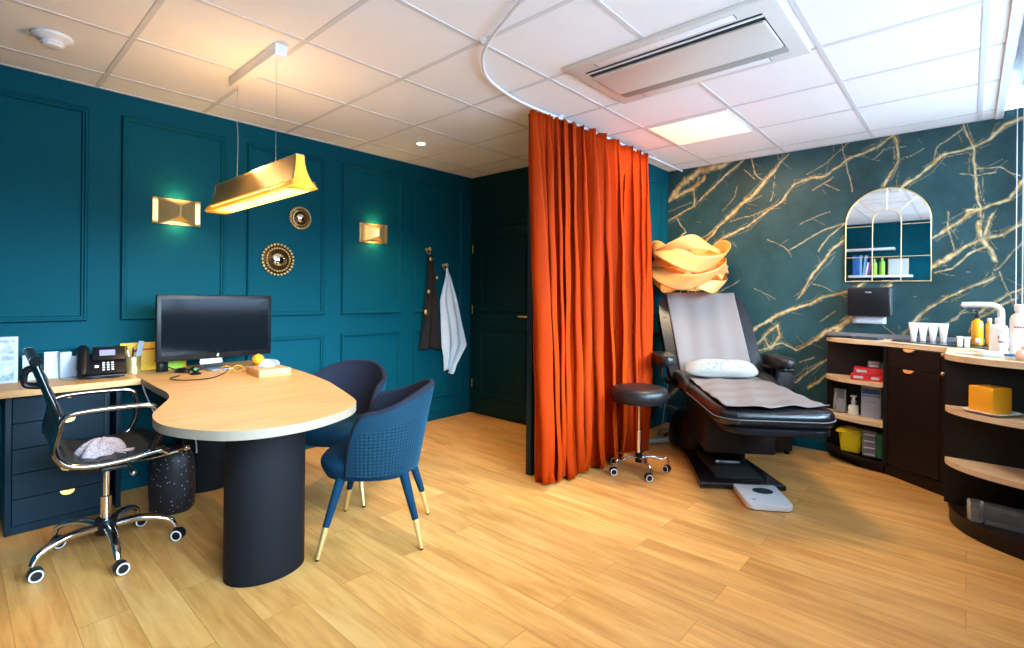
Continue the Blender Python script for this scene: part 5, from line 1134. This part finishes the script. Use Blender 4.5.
# ---- on the end unit
pt_ = thing('plate', 'square white plate under the orange candle', 'plate', (3.785, -.095, .655), R(45+8))
bm = B()
def plf(u, v):
    a = 2*PI*u; e = 7; c, s_ = math.cos(a), math.sin(a); r = 1/((abs(c))**e+(abs(s_))**e)**(1/e); q = v; rr = .098*q*r; z = .004+.014*max(0, (q-.62)/.38)**1.5; return (rr*c, rr*s_, z)
grid(bm, plf, 64, 12, cu=True); bmesh.ops.remove_doubles(bm, verts=bm.verts[:], dist=.0002); obj('dish', bm, M['white_gloss'], pt_, ang=60, solid=.004)
bm = B(); box(bm, -.05, .05, -.05, .05, 0.0005, .004, .001); obj('foot_ring', bm, M['white'], pt_)
cd = thing('candle', 'square orange candle on the white plate of the curved end unit', 'candle', (3.790, -.090, .6625), R(45+6))
bm = B(); box(bm, -.062, .062, -.062, .062, 0, .140, .004, 3); obj('wax_block', bm, M['wax'], cd)
bm = B(); tube(bm, [(0, 0, .139), (.001, 0, .146), (.003, .001, .151)], .0015, 6); obj('wick', bm, M['offwhite'], cd)
gj = thing('glass_tumbler', 'clear round tumbler on the bottom of the curved end unit', 'glass', (3.715, -.035, .082))
bm = B(); lathe(bm, [(0, .001), (.031, .001), (.033, .006), (.035, .105), (.032, .105), (.030, .010), (0, .009)], 32); obj('glass_wall', bm, M['acrylic'], gj)
oz = thing('acrylic_organizer', 'clear acrylic organizer with compartments on the bottom of the curved end unit', 'organizer', (3.715, -.16, .082), R(-4))
bm = B()
for x in (-.035, .035): box(bm, x-.0015, x+.0015, -.085, .085, 0.001, .10)
for y in (-.085, -.03, .03, .085): box(bm, -.035, .035, y-.0015, y+.0015, 0.001, .10)
box(bm, -.036, .036, -.086, .086, .001, .004); obj('compartments', bm, M['acrylic'], oz, flat=True)

# ------------------------------------------------------------------ arched mirror and paper towel dispenser
am = thing('arched_mirror', 'arched window-style mirror with thin gold bars on the marble wall', 'mirror', (XM-.001, .4755, 1.408))
mw, msp = .268, .455
def arch(w, h0, sp, n=28): return [(-w, h0), (w, h0)]+[(w*math.cos(PI*k/n), sp+w*math.sin(PI*k/n)) for k in range(n+1)]
bm = B(); pts = arch(mw, 0, msp); lo = [bm.verts.new((-.010, y, z)) for y, z in pts]; hi = [bm.verts.new((0, y, z)) for y, z in pts]
bm.faces.new(lo); bm.faces.new(hi[::-1])
for i in range(len(pts)): j = (i+1) % len(pts); bm.faces.new((lo[i], lo[j], hi[j], hi[i]))
obj('mirror_glass', bm, M['mirror'], am, flat=True)
bm = B(); tube(bm, [(-.010, y, z) for y, z in arch(mw, 0, msp)], .0045, 8, closed=True); obj('frame', bm, M['gold'], am)
bm = B(); iw = .090
tube(bm, [(-.013, -iw, 0.003)]+[(-.013, iw*math.cos(PI-PI*k/18)*1.0, msp+.01+iw*math.sin(PI*k/18)) for k in range(19)]+[(-.013, iw, .003)], .0028, 6)
tube(bm, [(-.013, -mw, .19), (-.013, mw, .19)], .0028, 6); tube(bm, [(-.013, -mw, msp-.02), (-.013, -iw, msp-.02)], .0028, 6); tube(bm, [(-.013, iw, msp-.02), (-.013, mw, msp-.02)], .0028, 6)
for a in (45, 90, 135): tube(bm, [(-.013, iw*math.cos(R(a)), msp+.01+iw*math.sin(R(a))), (-.013, mw*math.cos(R(a))*.99, msp+mw*math.sin(R(a))*.99)], .0028, 6)
obj('glazing_bars', bm, M['gold'], am)
td = thing('paper_towel_dispenser', 'black paper towel dispenser on the marble wall below the arched mirror', 'dispenser', (XM-.001, .575, 1.135))
bm = B(); box(bm, -.12, 0, -.138, .138, 0, .225, .012, 3); obj('cover', bm, M['slate'] if False else M['black'], td)
bm = B(); box(bm, -.118, -.004, -.1405, -.1365, .01, .215, .001); obj('side_trim', bm, M['steel'], td)
text('lettering', 'TORK', .016, Matrix.Translation((-.1212, .0, .185)) @ Matrix.Rotation(-PI/2, 4, 'Z') @ Matrix.Rotation(PI/2, 4, 'X'), M['white'], td)
bm = B(); grid(bm, lambda u, v: (-.06-.012*math.sin(v*2), -.108+.216*u, .004-.062*v), 8, 6); obj('paper_towel', bm, M['paper'], td, ang=180, solid=.006)

# ------------------------------------------------------------------ shelves on the wall behind, reflected in the mirror
for z, y0, y1, lab in ((2.068, .90, 1.60, 'upper white floating shelf reflected in the arched mirror'), (1.616, .67, 1.53, 'lower white floating shelf holding books, reflected in the arched mirror'), (1.30, .67, 1.53, 'lowest white floating shelf holding white boxes, reflected in the arched mirror')):
    tag(obj('wall_shelf', (lambda b: (box(b, XB, XB+.20, y0, y1, z, z+.035, .003), b)[1])(B()), M['white'], None), lab, 'shelf')
by = 1.48
for k, (m, w, h_, lean, lab) in enumerate((('bluebook', .045, .34, 0, 'leftmost deep blue binder on the reflected shelf'), ('bluebook', .045, .33, 0, 'second deep blue binder on the reflected shelf'), ('lightbook', .03, .34, 0, 'pale blue book right of the deep blue binders'), ('lightbook', .03, .335, 6, 'leaning pale blue book on the reflected shelf'), ('white', .025, .22, 9, 'white booklet leaning in the row of reflected books'), ('purplebook', .025, .32, 9, 'purple book at the end of the reflected book row'))):
    by -= w+.006; T = Matrix.Translation((XB+.03, by+w/2, 1.652)) @ Matrix.Rotation(R(lean), 4, 'X')
    tag(obj('book', (lambda b: (box(b, 0, .14, -w/2, w/2, 0.001, h_, .002, T=T), b)[1])(B()), M[m], None), lab, 'book')
bottle('spray_bottle', XB+.10, 1.175, .038, .27, 'greenbottle', 'left yellow-green bottle on the reflected shelf', 1.652, .014, 'greenbottle')
bottle('spray_bottle', XB+.10, 1.07, .038, .29, 'greenbottle', 'right yellow-green bottle on the reflected shelf', 1.652, .014, 'greenbottle')
rf = thing('framed_certificate', 'wooden framed paper on the reflected shelf', 'picture frame', (XB+.06, .86, 1.652))
bm = B(); box(bm, -.01, .008, -.135, .135, .001, .27, .003, T=Matrix.Rotation(R(-5), 4, 'Y')); obj('frame', bm, M['oak_shelf'], rf)
bm = B(); box(bm, .008, .010, -.12, .12, .016, .255, T=Matrix.Rotation(R(-5), 4, 'Y')); obj('paper', bm, M['paper'], rf, flat=True)
for y0, y1, lab in ((1.23, 1.49, 'left white box under the reflected bookshelf'), (.84, 1.07, 'right white box under the reflected bookshelf')):
    tag(obj('storage_box', (lambda b: (box(b, XB+.01, XB+.19, y0, y1, 1.336, 1.56, .004), b)[1])(B()), M['white'], None), lab, 'box')

# ------------------------------------------------------------------ light
w = bpy.data.worlds.new('sky'); SC.world = w; w.use_nodes = True; nt = w.node_tree; N, L = nt.nodes, nt.links
bgn = N['Background']; tc = N.new('ShaderNodeTexCoord'); sp = N.new('ShaderNodeSeparateXYZ'); L.new(tc.outputs['Generated'], sp.inputs[0])
cr = N.new('ShaderNodeValToRGB'); e = cr.color_ramp.elements; e[0].position = .0; e[0].color = (.13, .18, .24, 1); e[1].position = 1; e[1].color = (.50, .76, 1, 1)
for p, c in ((.34, (.13, .18, .24, 1)), (.42, (.07, .10, .14, 1)), (.532, (.08, .12, .17, 1)), (.58, (.60, .82, 1.0, 1))): k = e.new(p); k.color = c
mr = N.new('ShaderNodeMapRange'); mr.inputs[1].default_value = -1; mr.inputs[2].default_value = 1; L.new(sp.outputs['Z'], mr.inputs[0]); L.new(mr.outputs[0], cr.inputs['Fac']); L.new(cr.outputs['Color'], bgn.inputs['Color']); bgn.inputs['Strength'].default_value = SKY
po = lamp('AREA', 'window_daylight', ((W0+W1)/2, YR-.15, (WZ0+WZ1)/2), 1, (1, 1, 1), W1-W0, (R(90), 0, 0), sy=WZ1-WZ0); po.data.cycles.is_portal = True
po.rotation_euler = (R(90), 0, R(180)); po.rotation_euler = (R(90), 0, 0)
lamp('AREA', 'light_panel_light', (3.788, 1.514, H-.012), PANEL, (1, .76, .45), .52, (0, 0, 0))
lamp('SPOT', 'downlight_light', (2.635, 3.416, H-.015), DOWN, (1, .66, .30), .025, (0, 0, 0), spot=R(95), blend=.9)
lamp('AREA', 'pendant_light', (1.12, 2.93, 1.80), PEND, (1, .66, .28), .12, (0, 0, 0), sy=1.0)
lamp('POINT', 'pendant_uplight', (1.12, 2.93, 1.99), PEND*UPL, (1, .58, .25), .08)
lamp('POINT', 'floor_lamp_light', (4.50, 1.895, 1.62), FLOORL, (1, .58, .20), .06)

# ------------------------------------------------------------------ camera
cam = bpy.data.cameras.new('camera'); co = bpy.data.objects.new('camera', cam); C.objects.link(co); SC.camera = co
cam.sensor_width = 36; cam.sensor_fit = 'HORIZONTAL'; cam.lens = 506.6/1024*36; cam.shift_x = 0; cam.shift_y = -29.8/1024; cam.clip_start = .02
yaw = R(42.02)
co.matrix_world = Matrix.Translation((0, 0, 1.282)) @ Matrix.Rotation(yaw-PI/2, 4, 'Z') @ Matrix.Rotation(PI/2, 4, 'X') @ Matrix.Rotation(R(.5), 4, 'Z')
SC.view_settings.view_transform = 'Standard'; SC.view_settings.look = 'None'; SC.view_settings.gamma = 1; SC.view_settings.use_curve_mapping = False; SC.view_settings.exposure = EXPO
cy = SC.cycles; cy.use_denoising = True; cy.max_bounces = 10; cy.diffuse_bounces = 5; cy.glossy_bounces = 4; cy.transparent_max_bounces = 12; cy.sample_clamp_indirect = 6; cy.caustics_reflective = False; cy.caustics_refractive = False
